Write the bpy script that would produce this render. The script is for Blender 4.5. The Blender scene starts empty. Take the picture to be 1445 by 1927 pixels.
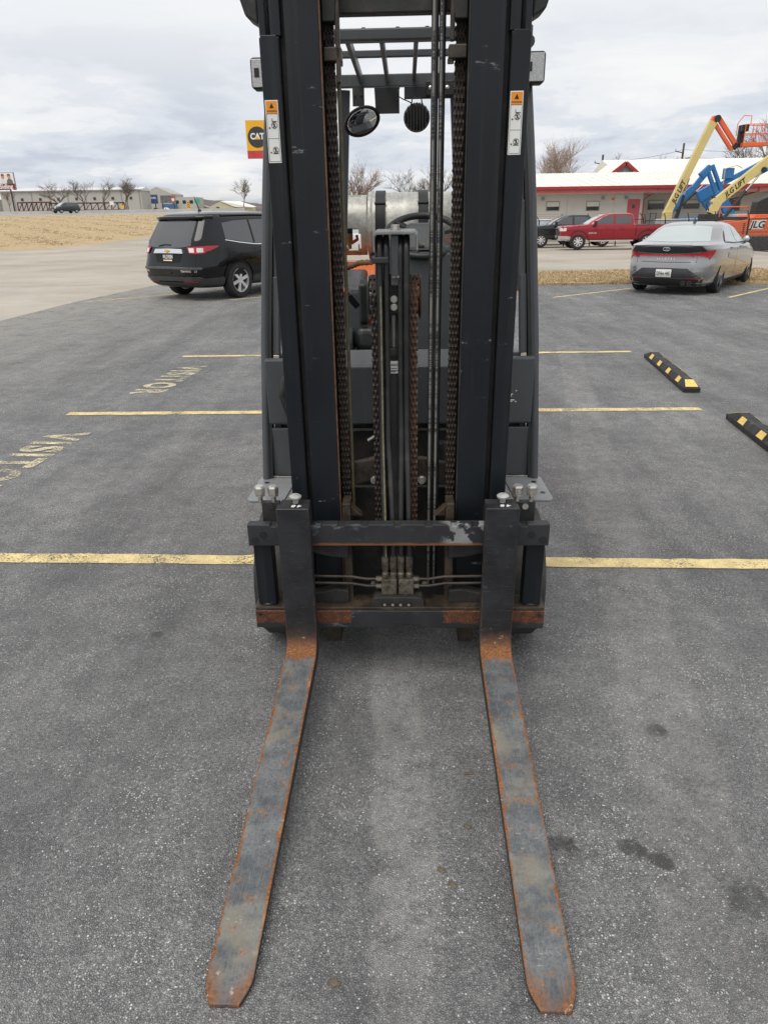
import bpy, bmesh, math, random
from mathutils import Matrix, Vector
import numpy as np
R = math.radians
rnd = random.Random(7)
scene = bpy.context.scene
col = scene.collection

# ------------------------------------------------------------------ camera
cam_d = bpy.data.cameras.new('camera')
cam = bpy.data.objects.new('camera', cam_d)
col.objects.link(cam)
scene.camera = cam
PITCH, ROLL = R(22.58), R(0.9)
fw = Vector((0, math.cos(PITCH), -math.sin(PITCH)))
up0 = Vector((0, math.sin(PITCH), math.cos(PITCH)))
rt0 = Vector((1, 0, 0))
rt = rt0 * math.cos(ROLL) - up0 * math.sin(ROLL)
up = up0 * math.cos(ROLL) + rt0 * math.sin(ROLL)
cm = Matrix((rt, up, -fw)).transposed().to_4x4()
cm.translation = Vector((0, 0, 1.6))
cam.matrix_world = cm
cam_d.sensor_fit = 'VERTICAL'
cam_d.sensor_height = 24.0
cam_d.lens = 24.0 * 1336 / 1927
cam_d.clip_start = 0.05
cam_d.clip_end = 6000

# ------------------------------------------------------------------ world, sun, exposure
SUN_EL, SUN_AZ = R(62), R(215)      # azimuth clockwise from +Y
world = bpy.data.worlds.new('World')
scene.world = world
world.use_nodes = True
wt = world.node_tree
wn, wl = wt.nodes, wt.links
wn.clear()
w_out = wn.new('ShaderNodeOutputWorld')
w_bg = wn.new('ShaderNodeBackground')
w_bg.inputs['Strength'].default_value = 0.1
w_sky = wn.new('ShaderNodeTexSky')
w_sky.sky_type = 'NISHITA'
w_sky.sun_disc = False
w_sky.sun_elevation = SUN_EL
w_sky.sun_rotation = SUN_AZ
w_sky.air_density = 1.0
w_sky.dust_density = 2.0
w_tc = wn.new('ShaderNodeTexCoord')
w_sep = wn.new('ShaderNodeSeparateXYZ')
wl.new(w_tc.outputs['Generated'], w_sep.inputs[0])
def wmath(op, a, b=None, c=None):
    n = wn.new('ShaderNodeMath'); n.operation = op
    for i, v in enumerate((a, b, c)):
        if v is None: continue
        if hasattr(v, 'links'): wl.new(v, n.inputs[i])
        else: n.inputs[i].default_value = v
    return n.outputs[0]
zc = wmath('MAXIMUM', w_sep.outputs[2], 0.0)
den = wmath('ADD', zc, 0.17)
ux = wmath('DIVIDE', w_sep.outputs[0], den)
uy = wmath('DIVIDE', w_sep.outputs[1], den)
w_cmb = wn.new('ShaderNodeCombineXYZ')
wl.new(ux, w_cmb.inputs[0]); wl.new(uy, w_cmb.inputs[1]); wl.new(wmath('MULTIPLY', zc, 5.0), w_cmb.inputs[2])
def wnoise(scale, detail, rough, dist=0.0, off=0.0):
    n = wn.new('ShaderNodeTexNoise')
    n.inputs['Scale'].default_value = scale
    n.inputs['Detail'].default_value = detail
    n.inputs['Roughness'].default_value = rough
    n.inputs['Distortion'].default_value = dist
    mp = wn.new('ShaderNodeVectorMath'); mp.operation = 'ADD'
    wl.new(w_cmb.outputs[0], mp.inputs[0]); mp.inputs[1].default_value = (off, off * 1.7, off * .3)
    wl.new(mp.outputs[0], n.inputs['Vector'])
    return n.outputs['Fac']
def wramp(fac, stops):
    r = wn.new('ShaderNodeValToRGB')
    el = r.color_ramp.elements
    while len(el) < len(stops): el.new(0.5)
    for e, (p, c) in zip(el, stops):
        e.position = p; e.color = (*c, 1) if len(c) == 3 else c
    r.color_ramp.interpolation = 'EASE'
    wl.new(fac, r.inputs[0])
    return r.outputs[0]
K = 6.5     # cloud radiance at background strength 0.1
bands = wramp(wnoise(1.5, 7, .58, .2, 3.1),
              [(.34, (.62 * K, .67 * K, .76 * K)), (.47, (.78 * K, .82 * K, .89 * K)), (.54, (.92 * K, .935 * K, .96 * K)), (.68, (1.04 * K, 1.03 * K, 1.01 * K))])
high = wramp(wnoise(0.42, 3, .5, .3, 11.0),
             [(.3, (.90 * K, .92 * K, .96 * K)), (.6, (.97 * K, .98 * K, .995 * K)), (.75, (1.03 * K, 1.03 * K, 1.02 * K))])
w_m1 = wn.new('ShaderNodeMixRGB')          # layered cloud low in the sky, an even veil above
w_hf = wn.new('ShaderNodeMapRange'); w_hf.inputs[1].default_value = 0.10; w_hf.inputs[2].default_value = 0.24
wl.new(zc, w_hf.inputs[0])
wl.new(w_hf.outputs[0], w_m1.inputs[0]); wl.new(bands, w_m1.inputs[1]); wl.new(high, w_m1.inputs[2])
w_m2 = wn.new('ShaderNodeMixRGB')          # thinner cloud towards the horizon lets the clear sky through
w_lf = wn.new('ShaderNodeMapRange'); w_lf.inputs[1].default_value = 0.0; w_lf.inputs[2].default_value = 0.05
w_lf.inputs[3].default_value = 0.45; w_lf.inputs[4].default_value = 0.04
wl.new(zc, w_lf.inputs[0])
wl.new(w_lf.outputs[0], w_m2.inputs[0]); wl.new(w_m1.outputs[0], w_m2.inputs[1]); wl.new(w_sky.outputs[0], w_m2.inputs[2])
wl.new(w_m2.outputs[0], w_bg.inputs[0]); wl.new(w_bg.outputs[0], w_out.inputs[0])

sun_d = bpy.data.lights.new('sun', 'SUN')
sun_d.energy = 1.4
sun_d.angle = R(40)
sun_d.color = (1.0, .965, .91)
sun = bpy.data.objects.new('sun', sun_d)
col.objects.link(sun)
sd = Vector((math.sin(SUN_AZ) * math.cos(SUN_EL), math.cos(SUN_AZ) * math.cos(SUN_EL), math.sin(SUN_EL)))
sun.rotation_euler = sd.to_track_quat('Z', 'Y').to_euler()
sun.location = (0, 0, 30)

scene.view_settings.view_transform = 'Standard'
scene.view_settings.look = 'None'
scene.view_settings.exposure = 0.55
scene.view_settings.gamma = 1.0
scene.view_settings.use_curve_mapping = False
scene.render.engine = 'CYCLES'
scene.cycles.denoising_prefilter = 'NONE'
scene.cycles.max_bounces = 5
scene.cycles.adaptive_threshold = 0.02
world.cycles.sampling_method = 'MANUAL'
world.cycles.sample_map_resolution = 512
scene.cycles.transparent_max_bounces = 12

# ------------------------------------------------------------------ material helpers
class NT:
    def __init__(s, name):
        s.m = bpy.data.materials.new(name); s.m.use_nodes = True
        s.t = s.m.node_tree; s.n = s.t.nodes; s.l = s.t.links
        s.b = s.n['Principled BSDF']
        s.tc = s.n.new('ShaderNodeTexCoord')
    def set(s, sock, v):
        if hasattr(v, 'links'): s.l.new(v, sock)
        elif isinstance(v, (tuple, list)) and len(v) == 3 and sock.type == 'RGBA': sock.default_value = (*v, 1)
        else: sock.default_value = v
    def math(s, op, a, b=0.0, c=0.0, clamp=False):
        n = s.n.new('ShaderNodeMath'); n.operation = op; n.use_clamp = clamp
        for i, v in enumerate((a, b, c)): s.set(n.inputs[i], v)
        return n.outputs[0]
    def mix(s, f, a, b, mode='MIX'):
        n = s.n.new('ShaderNodeMixRGB'); n.blend_type = mode
        s.set(n.inputs[0], f); s.set(n.inputs[1], a); s.set(n.inputs[2], b)
        return n.outputs[0]
    def vec(s, src='Object', scale=(1, 1, 1), rot=(0, 0, 0), loc=(0, 0, 0)):
        n = s.n.new('ShaderNodeMapping')
        v = s.tc.outputs[src] if isinstance(src, str) else src
        s.l.new(v, n.inputs[0])
        n.inputs['Scale'].default_value = scale; n.inputs['Rotation'].default_value = rot; n.inputs['Location'].default_value = loc
        return n.outputs[0]
    def noise(s, scale, detail=4, rough=.55, v=None, dist=0.0):
        n = s.n.new('ShaderNodeTexNoise')
        s.l.new(v if v is not None else s.tc.outputs['Object'], n.inputs['Vector'])
        n.inputs['Scale'].default_value = scale; n.inputs['Detail'].default_value = detail
        n.inputs['Roughness'].default_value = rough; n.inputs['Distortion'].default_value = dist
        return n.outputs['Fac']
    def voro(s, scale, v=None, feature='F1', rand=1.0):
        n = s.n.new('ShaderNodeTexVoronoi'); n.feature = feature
        s.l.new(v if v is not None else s.tc.outputs['Object'], n.inputs['Vector'])
        n.inputs['Scale'].default_value = scale; n.inputs['Randomness'].default_value = rand
        return n
    def ramp(s, f, stops, interp='LINEAR'):
        n = s.n.new('ShaderNodeValToRGB'); el = n.color_ramp.elements
        while len(el) < len(stops): el.new(0.5)
        for e, (p, c) in zip(el, stops):
            e.position = p
            e.color = (c, c, c, 1) if isinstance(c, (int, float)) else (*c, 1)
        n.color_ramp.interpolation = interp
        s.l.new(f, n.inputs[0]); return n.outputs[0]
    def step(s, v, lo, hi, a=0.0, b=1.0):
        n = s.n.new('ShaderNodeMapRange'); n.clamp = True; n.interpolation_type = 'SMOOTHSTEP'
        s.set(n.inputs[0], v); n.inputs[1].default_value = lo; n.inputs[2].default_value = hi
        n.inputs[3].default_value = a; n.inputs[4].default_value = b
        return n.outputs[0]
    def bump(s, h, strength=.3, dist=.01, prev=None):
        n = s.n.new('ShaderNodeBump'); n.inputs['Strength'].default_value = strength; n.inputs['Distance'].default_value = dist
        s.l.new(h, n.inputs['Height'])
        if prev is not None: s.l.new(prev, n.inputs['Normal'])
        return n.outputs[0]
    def xyz(s, src='Object'):
        n = s.n.new('ShaderNodeSeparateXYZ'); s.l.new(s.tc.outputs[src] if isinstance(src, str) else src, n.inputs[0]); return n.outputs
    def out(s, color=None, rough=None, metal=None, normal=None, **kw):
        if color is not None: s.set(s.b.inputs['Base Color'], color)
        if rough is not None: s.set(s.b.inputs['Roughness'], rough)
        if metal is not None: s.set(s.b.inputs['Metallic'], metal)
        if normal is not None: s.l.new(normal, s.b.inputs['Normal'])
        for k, v in kw.items(): s.set(s.b.inputs[k.replace('_', ' ')], v)
        return s.m
def sc3(c, k): return tuple(min(1, x * k) for x in c)
MATS = {}
def pm(name, base, rough=.5, metal=0.0, var=.15, vs=6.0, dirt=None, ds=9.0, dth=(.55, .72), bump=0.0, bs=120.0, rvar=.1, coat=0.0, spec=None):
    """plain procedural surface: mottled base colour, optional grime patches, fine relief"""
    if name in MATS: return MATS[name]
    t = NT(name)
    f = t.noise(vs, 5, .6)
    c = t.mix(t.step(f, .3, .7), sc3(base, 1 - var), sc3(base, 1 + var))
    if dirt is not None:
        d = t.step(t.noise(ds, 7, .65), *dth)
        c = t.mix(d, c, dirt)
    r = t.math('MULTIPLY_ADD', t.noise(vs * 3.1, 4), 2 * rvar, rough - rvar)
    kw = {}
    if coat: kw['Coat_Weight'] = coat; kw['Coat_Roughness'] = .06
    if spec is not None: kw['Specular_IOR_Level'] = spec
    nrm = t.bump(t.noise(bs, 3), bump, .004) if bump else None
    MATS[name] = t.out(c, r, metal, nrm, **kw)
    return MATS[name]

# ------------------------------------------------------------------ mesh helpers
MAST_T = Matrix.Translation((0, .25, .3)) @ Matrix.Rotation(R(1.6), 4, 'X') @ Matrix.Translation((0, -.25, -.3))
class MB:
    """collects shapes, then links them as one mesh object"""
    def __init__(s): s.v = []; s.f = []; s.uv = None
    def add(s, v, f):
        o = len(s.v); s.v += [tuple(p) for p in v]; s.f += [tuple(i + o for i in q) for q in f]; return s
    def box(s, x0, x1, y0, y1, z0, z1):
        x0, x1 = min(x0, x1), max(x0, x1); y0, y1 = min(y0, y1), max(y0, y1); z0, z1 = min(z0, z1), max(z0, z1)
        return s.add([(x0, y0, z0), (x1, y0, z0), (x1, y1, z0), (x0, y1, z0), (x0, y0, z1), (x1, y0, z1), (x1, y1, z1), (x0, y1, z1)],
                     [(0, 3, 2, 1), (4, 5, 6, 7), (0, 1, 5, 4), (1, 2, 6, 5), (2, 3, 7, 6), (3, 0, 4, 7)])
    def prism(s, poly, axis, a, b):
        """poly of 2D points extruded along axis; 'y': (x,z), 'x': (y,z), 'z': (x,y)"""
        def P(q, w):
            return (q[0], w, q[1]) if axis == 'y' else (w, q[0], q[1]) if axis == 'x' else (q[0], q[1], w)
        n = len(poly)
        v = [P(q, a) for q in poly] + [P(q, b) for q in poly]
        f = [tuple(range(n)), tuple(range(2 * n - 1, n - 1, -1))] + [(i, n + i, n + (i + 1) % n, (i + 1) % n) for i in range(n)]
        return s.add(v, f)
    def frame(s, p0, p1, upv=(0, 0, 1)):
        p0, p1 = Vector(p0), Vector(p1); d = (p1 - p0).normalized(); u = Vector(upv)
        if abs(d.dot(u)) > .98: u = Vector((0, 1, 0))
        x = d.cross(u).normalized(); return p0, p1, x, x.cross(d).normalized()
    def bar(s, p0, p1, w, h, upv=(0, 0, 1), w1=None, h1=None):
        p0, p1, x, y = s.frame(p0, p1, upv)
        w1 = w if w1 is None else w1; h1 = h if h1 is None else h1
        v = []
        for p, a, b in ((p0, w / 2, h / 2), (p1, w1 / 2, h1 / 2)):
            v += [p - x * a - y * b, p + x * a - y * b, p + x * a + y * b, p - x * a + y * b]
        return s.add(v, [(3, 2, 1, 0), (4, 5, 6, 7), (0, 1, 5, 4), (1, 2, 6, 5), (2, 3, 7, 6), (3, 0, 4, 7)])
    def cyl(s, p0, p1, r, n=16, r1=None):
        p0, p1, x, y = s.frame(p0, p1); r1 = r if r1 is None else r1
        v = [p + (x * math.cos(2 * math.pi * i / n) + y * math.sin(2 * math.pi * i / n)) * q for p, q in ((p0, r), (p1, r1)) for i in range(n)]
        return s.add(v, [tuple(range(n))[::-1], tuple(range(n, 2 * n))] + [(i, (i + 1) % n, n + (i + 1) % n, n + i) for i in range(n)])
    def tube(s, pts, r, n=8, closed=False):
        pts = [Vector(p) for p in pts]; m = len(pts); v = []
        rr = r if isinstance(r, (list, tuple)) else [r] * m
        px = None
        for i, p in enumerate(pts):
            a = pts[(i - 1) % m] if (closed or i) else p; b = pts[(i + 1) % m] if (closed or i < m - 1) else p
            d = (b - a).normalized()
            if px is None:
                u = Vector((0, 0, 1)) if abs(d.z) < .9 else Vector((0, 1, 0)); x = d.cross(u).normalized()
            else:
                x = (px - d * px.dot(d)).normalized()
            px = x; y = x.cross(d)
            v += [p + (x * math.cos(2 * math.pi * k / n) + y * math.sin(2 * math.pi * k / n)) * rr[i] for k in range(n)]
        f = []
        for i in range(m if closed else m - 1):
            j = (i + 1) % m
            f += [(i * n + k, j * n + k, j * n + (k + 1) % n, i * n + (k + 1) % n) for k in range(n)]
        if not closed: f += [tuple(range(n)), tuple(range((m - 1) * n, m * n))[::-1]]
        return s.add(v, f)
    def lathe(s, prof, c=(0, 0, 0), axis='z', n=24, ring=False):
        """prof of (radius, height) turned about an axis through c"""
        v = []; c = Vector(c)
        for r, h in prof:
            for k in range(n):
                a = 2 * math.pi * k / n; p, q = r * math.cos(a), r * math.sin(a)
                v.append(c + Vector({'z': (p, q, h), 'x': (h, p, q), 'y': (p, h, -q) if False else (q, h, p)}[axis]))
        m = len(prof); f = []
        for i in range(m - 1):
            f += [(i * n + k, i * n + (k + 1) % n, (i + 1) * n + (k + 1) % n, (i + 1) * n + k) for k in range(n)]
        if ring: f += [((m - 1) * n + k, (m - 1) * n + (k + 1) % n, (k + 1) % n, k) for k in range(n)]
        else: f += [tuple(range(n))[::-1], tuple(range((m - 1) * n, m * n))]
        return s.add(v, f)
    def hexbolt(s, p, axis, r, h):
        a = Vector(axis).normalized(); return s.cyl(p, Vector(p) + a * h, r, 6)
    def grid(s, pts, nu, nv):
        return s.add(pts, [(j * nu + i, j * nu + i + 1, (j + 1) * nu + i + 1, (j + 1) * nu + i) for j in range(nv - 1) for i in range(nu - 1)])
    def build(s, name, mat, parent=None, smooth=0, bevel=0.0, mast=False, mat2=None):
        me = bpy.data.meshes.new(name)
        me.from_pydata([tuple(p) for p in s.v], [], s.f)
        if mast: me.transform(MAST_T)
        bm = bmesh.new(); bm.from_mesh(me)
        bmesh.ops.recalc_face_normals(bm, faces=bm.faces)
        bm.to_mesh(me); bm.free()
        me.materials.append(mat)
        if smooth:
            for p in me.polygons: p.use_smooth = True
            if smooth < 180: me.set_sharp_from_angle(angle=R(smooth))
        o = bpy.data.objects.new(name, me); col.objects.link(o)
        if parent is not None: o.parent = parent
        if bevel:
            b = o.modifiers.new('edge', 'BEVEL'); b.width = bevel; b.segments = 2; b.limit_method = 'ANGLE'; b.angle_limit = R(40)
        return o
def empty(name, loc=(0, 0, 0), rz=0.0, parent=None):
    o = bpy.data.objects.new(name, None); col.objects.link(o)
    o.location = loc; o.rotation_euler = (0, 0, rz); o.empty_display_size = .2
    if parent is not None: o.parent = parent
    return o
def tag(o, label, cat, group=None):
    o['label'] = label; o['category'] = cat
    if group: o['group'] = group
    return o
def struct(o, kind='structure'): o['kind'] = kind; return o
def text_mesh(txt, size, bold=0.0, space=1.0, align='CENTER', shear=0.0, sx=1.0):
    """flat outline letters as (verts, faces) in the xy plane, centred"""
    c = bpy.data.curves.new('letters', 'FONT'); c.body = txt; c.size = size; c.align_x = align; c.align_y = 'CENTER'
    c.space_character = space; c.offset = bold; c.shear = shear; c.resolution_u = 3; c.fill_mode = 'FRONT'
    o = bpy.data.objects.new('letters', c); col.objects.link(o)
    me = o.to_mesh()
    v = [(p.co.x * sx, p.co.y) for p in me.vertices]; f = [tuple(p.vertices) for p in me.polygons]
    o.to_mesh_clear(); bpy.data.objects.remove(o); bpy.data.curves.remove(c)
    return v, f
def letters(name, txt, size, mat, origin, ex, ey, parent=None, mast=False, **kw):
    """letters laid on the plane through origin with reading direction ex and letter-up ey"""
    v, f = text_mesh(txt, size, **kw)
    o0, ex, ey = Vector(origin), Vector(ex).normalized(), Vector(ey).normalized()
    m = MB(); m.add([o0 + ex * a + ey * b for a, b in v], f)
    me = bpy.data.meshes.new(name); me.from_pydata([tuple(p) for p in m.v], [], m.f)
    if mast: me.transform(MAST_T)
    me.materials.append(mat)
    o = bpy.data.objects.new(name, me); col.objects.link(o)
    if parent is not None: o.parent = parent
    return o
# ------------------------------------------------------------------ ground materials
def asphalt_nodes(t):
    """returns colour, roughness, normal of weathered asphalt"""
    v = t.tc.outputs['Object']
    big = t.noise(.55, 3, .6); mid = t.noise(3.0, 4, .65); fine = t.noise(60, 3, .7)
    st = t.voro(185); st2 = t.voro(150, t.vec(loc=(3.3, 1.7, 0))); frac = t.noise(80, 3, .8); edg = t.voro(175, t.vec(t.mixvec(v, 90, .005)), 'DISTANCE_TO_EDGE')
    strk = t.noise(1.0, 5, .62, t.vec(scale=(2.6, .42, 1)))
    tone = t.math('ADD', t.math('MULTIPLY_ADD', big, .09, -.03), t.math('ADD', t.math('MULTIPLY', mid, .07), t.math('MULTIPLY_ADD', strk, .16, -.045)))
    c = t.ramp(t.math('ADD', tone, t.math('MULTIPLY', st.outputs['Color'], .0)), [(.045, (.185, .184, .184)), (.10, (.325, .322, .318)), (.165, (.54, .53, .515))])
    sep = t.n.new('ShaderNodeSeparateColor'); t.l.new(st.outputs['Color'], sep.inputs[0])
    sep2 = t.n.new('ShaderNodeSeparateColor'); t.l.new(st2.outputs['Color'], sep2.inputs[0])
    c = t.mix(1.0, c, t.ramp(frac, [(.30, .6), (.45, .92), (.55, 1.07), (.70, 1.4)]), 'MULTIPLY')
    c = t.mix(.55, c, t.mix(1.0, c, t.ramp(sep.outputs[0], [(0, .5), (.5, .95), (.82, 1.3), (1, 1.75)]), 'MULTIPLY'))
    c = t.mix(t.step(t.noise(115, 3, .75), .46, .34, 0, .5), c, (.07, .07, .072))
    crev = t.math('MULTIPLY', t.step(edg.outputs['Distance'], .16, .02), t.step(t.noise(9, 4, .7), .38, .62, .2, .75))
    c = t.mix(crev, c, (.08, .08, .083))
    # pale chips where the binder has worn off, thicker in patches
    patch = t.step(t.noise(2.2, 5, .7), .46, .66, .0, 1.0)
    chip = t.math('GREATER_THAN', sep2.outputs[1], t.math('SUBTRACT', .975, t.math('MULTIPLY', patch, .25)))
    inside = t.step(st2.outputs['Distance'], .46, .30)
    c = t.mix(t.math('MULTIPLY', t.math('MULTIPLY', chip, inside), .9), c, t.mix(sep2.outputs[0], (.58, .57, .55), (.92, .90, .86)))
    # dusty wheel tracks
    P = t.xyz(); wob = t.math('MULTIPLY', t.math('SUBTRACT', mid, .5), .09); n14 = t.math('MULTIPLY', t.step(t.noise(14, 5, .75), .34, .60), t.step(mid, .25, .52, .45, 1.0))
    def track(xc, slope, w, y0, y1):
        d = t.math('ABSOLUTE', t.math('SUBTRACT', t.math('ADD', P[0], wob), t.math('MULTIPLY_ADD', P[1], slope, xc)))
        k = t.math('MULTIPLY', t.step(d, w, w * .72), t.math('MULTIPLY', t.step(P[1], y0, y0 + .5), t.step(P[1], y1, y1 - .8)))
        return t.math('MULTIPLY', k, n14)
    tr = t.math('MAXIMUM', track(.045, -.005, .10, .75, 2.9), t.math('MULTIPLY', track(.55, .20, .16, .6, 10.0), .62))
    c = t.mix(t.math('MULTIPLY', tr, .36), c, (.56, .545, .51))
    # dust washed in from the old slab along the left edge
    dz = t.math('MULTIPLY', t.step(t.math('ADD', t.math('MULTIPLY_ADD', P[1], -.10, P[0]), t.math('MULTIPLY', big, 3.0)), -1.8, -6.4), t.step(mid, .2, .55))
    c = t.mix(t.math('MULTIPLY', dz, .62), c, (.47, .44, .385))
    # oil drips
    st_m = None; drip = t.math('MULTIPLY', t.math('SUBTRACT', t.noise(22, 3), .5), .07)
    for (sx, sy, r) in ((.90, 1.91, .040), (.48, 1.44, .050), (.66, 1.43, .045), (.73, 1.39, .040), (.90, 1.27, .06), (-.95, 2.55, .03)):
        dx = t.math('SUBTRACT', P[0], sx); dy = t.math('SUBTRACT', P[1], sy)
        d = t.math('SQRT', t.math('ADD', t.math('MULTIPLY', dx, dx), t.math('MULTIPLY', dy, dy)))
        d = t.math('ADD', d, drip)
        k = t.step(d, r, r * .55)
        st_m = k if st_m is None else t.math('MAXIMUM', st_m, k)
    c = t.mix(t.math('MULTIPLY', st_m, t.step(n14, -.4, 1.0, 0, .8)), c, (.05, .048, .047))
    h = t.math('ADD', t.math('MULTIPLY', t.step(edg.outputs['Distance'], .0, .3), 1.0), t.math('MULTIPLY', frac, 1.6))
    nrm = t.bump(h, .75, .012)
    return c, .72, nrm
def _mixvec(t, v, scale, amt):
    n = t.n.new('ShaderNodeTexNoise'); n.inputs['Scale'].default_value = scale; n.inputs['Detail'].default_value = 4
    t.l.new(v, n.inputs['Vector'])
    a = t.n.new('ShaderNodeVectorMath'); a.operation = 'SCALE'; t.l.new(n.outputs['Color'], a.inputs[0]); a.inputs['Scale'].default_value = amt
    b = t.n.new('ShaderNodeVectorMath'); b.operation = 'ADD'; t.l.new(v, b.inputs[0]); t.l.new(a.outputs[0], b.inputs[1])
    return b.outputs[0]
NT.mixvec = _mixvec
t = NT('asphalt'); c, r, n = asphalt_nodes(t); M_asphalt = t.out(c, r, 0, n, Specular_IOR_Level=.5)

t = NT('old_concrete')
c = t.ramp(t.noise(.16, 7, .66), [(.3, (.28, .245, .195)), (.5, (.385, .345, .285)), (.7, (.46, .42, .355))])
c = t.mix(t.step(t.noise(1.6, 6, .7), .45, .7, 0, .45), c, (.34, .29, .23))
c = t.mix(t.step(t.noise(.45, 5, .7, t.vec(scale=(.3, 2.2, 1))), .52, .68, 0, .5), c, (.29, .28, .265))
e = t.voro(.16, t.vec(t.mixvec(t.tc.outputs['Object'], 1.5, .35)), 'DISTANCE_TO_EDGE')
c = t.mix(t.math('MULTIPLY', t.step(e.outputs['Distance'], .006, .001, 0, .6), t.step(t.noise(.3, 3), .5, .6)), c, (.16, .14, .12))
c = t.mix(t.step(t.noise(.11, 6, .7, t.vec(scale=(1, 1.6, 1), loc=(4, 2, 0))), .5, .66, 0, .6), c, (.27, .23, .18))
M_concrete = t.out(c, .9, 0, t.bump(t.noise(40, 5, .7), .3, .01))

t = NT('dry_grass')
f = t.noise(4.0, 7, .72, t.vec(scale=(.22, 2.6, 1)))
c = t.ramp(f, [(.28, (.25, .18, .10)), (.45, (.40, .295, .16)), (.6, (.49, .375, .22)), (.78, (.58, .465, .30))])
c = t.mix(t.step(t.noise(.35, 5, .6), .5, .75, 0, .5), c, (.40, .29, .155))
c = t.mix(t.step(t.noise(.9, 5, .6, t.vec(scale=(.25, 1.3, 1))), .58, .72, 0, .45), c, (.32, .26, .16))
M_grass = t.out(c, .95, 0, t.bump(t.noise(12, 6, .75, t.vec(scale=(.4, 1, 1))), .6, .06))

def line_paint(name, base, worn):
    t = NT(name)
    k = t.noise(95, 5, .75); w = t.noise(4.0, 5, .65)
    m = t.math('SUBTRACT', t.math('MULTIPLY_ADD', t.math('SUBTRACT', w, .5), .55, k), worn)
    mask = t.step(m, -.03, .05)
    vo = t.voro(120)
    c = t.mix(t.step(t.noise(11, 6), .35, .7), sc3(base, .8), sc3(base, 1.08))
    c = t.mix(t.step(t.noise(170, 3, .7), .5, .34, 0, .55), c, sc3(base, .42))
    m_ = t.out(c, .8, 0, t.bump(t.step(vo.outputs['Distance'], .6, .1), .5, .005))
    tr = t.n.new('ShaderNodeBsdfTransparent'); mx = t.n.new('ShaderNodeMixShader')
    t.l.new(mask, mx.inputs[0]); t.l.new(tr.outputs[0], mx.inputs[1]); t.l.new(t.b.outputs[0], mx.inputs[2])
    t.l.new(mx.outputs[0], t.n['Material Output'].inputs[0])
    return m_
M_line = line_paint('yellow_line_paint', (.81, .645, .315), .41)
M_worn = line_paint('faded_yellow_lettering', (.70, .62, .42), .475)

# ------------------------------------------------------------------ terrain
def sstep(a, b, x):
    q = min(1, max(0, (x - a) / (b - a))); return q * q * (3 - 2 * q)
def pw(x, pts):
    for (a, va), (b, vb) in zip(pts, pts[1:]):
        if x <= b: return va + (vb - va) * min(1, max(0, (x - a) / (b - a)))
    return pts[-1][1]
def bank_h(Y):
    return pw(Y, [(48, 0), (55, .25), (70, .85), (90, 1.6), (108, 2.2), (117, 2.45), (132, 2.75), (150, 3.4), (175, 3.6), (240, 4.2), (700, 6), (3000, 6)])
def lot_h(Y): return pw(Y, [(22, 0), (62, -.4), (3000, -.4)])
def terrain(x, Y):
    u = x / max(Y, 20.0)
    k = sstep(-.20, -.09, u)
    return bank_h(Y) * (1 - k) + lot_h(Y) * k
xs = [-1500, -700, -350, -200] + list(np.linspace(-120, 120, 61)) + [200, 350, 700, 1500]
ys = [-80, -40, -10, 0, 10, 18, 22] + list(np.linspace(26, 150, 44)) + [165, 180, 200, 240, 300, 450, 700, 1200, 3000]
m = MB(); m.grid([(x, y, terrain(x, y) - .03) for y in ys for x in xs], len(xs), len(ys))
struct(m.build('ground', M_concrete, smooth=180))
# lower storage yard on the right and the old apron on the left are the same worn slab; the car park lies on it
lot_poly = [(-6.9, -30), (-6.75, 8), (-6.72, 12.8), (-6.6, 15.7), (-6.0, 20.1), (-5.2, 24.0), (-4.4, 27.7), (-1.5, 27.5), (1.5, 22), (3.6, 18.1), (6.3, 18.2), (8.7, 17.3), (14, 17.6), (30, 17.9), (30, -30)]
m = MB(); m.prism([(x, y) for x, y in lot_poly], 'z', -.025, 0.0)
lot = struct(m.build('parking_lot', M_asphalt))
# dry grass strip between car park and yard
def strip_poly():
    a = []
    for i in range(41):
        x = 3.0 + i * .7; a.append((x, 18.15 + .10 * math.sin(i * 1.9) + .06 * rnd.uniform(-1, 1) - (.35 * sstep(7.5, 9, x))))
    for i in range(40, -1, -1):
        x = 3.0 + i * .7; a.append((x, 22.0 + .12 * math.sin(i * 1.3) + .1 * rnd.uniform(-1, 1)))
    return a
m = MB(); m.prism(strip_poly(), 'z', -.02, .045)
struct(m.build('grass_strip', M_grass))
# grass bank up to the road on the left
xs = list(np.linspace(-110, -6, 80)); ys = list(np.linspace(44, 116.5, 60))
pts = []
for j, y in enumerate(ys):
    for x in xs:
        edge = 48.2 + .5 * math.sin(x * .35) + .3 * math.sin(x * 1.1) + max(0, (x + 21.5)) * 3.2
        d = sstep(-1.0, 1.4, y - edge) if j else 0
        pts.append((x, y, terrain(x, y) - .08 + .16 * d + .05 * math.sin(x * 1.3 + y) * d + rnd.uniform(-.03, .03) * d))
m = MB(); m.grid(pts, len(xs), len(ys))
struct(m.build('grass_bank', M_grass, smooth=180))
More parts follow.
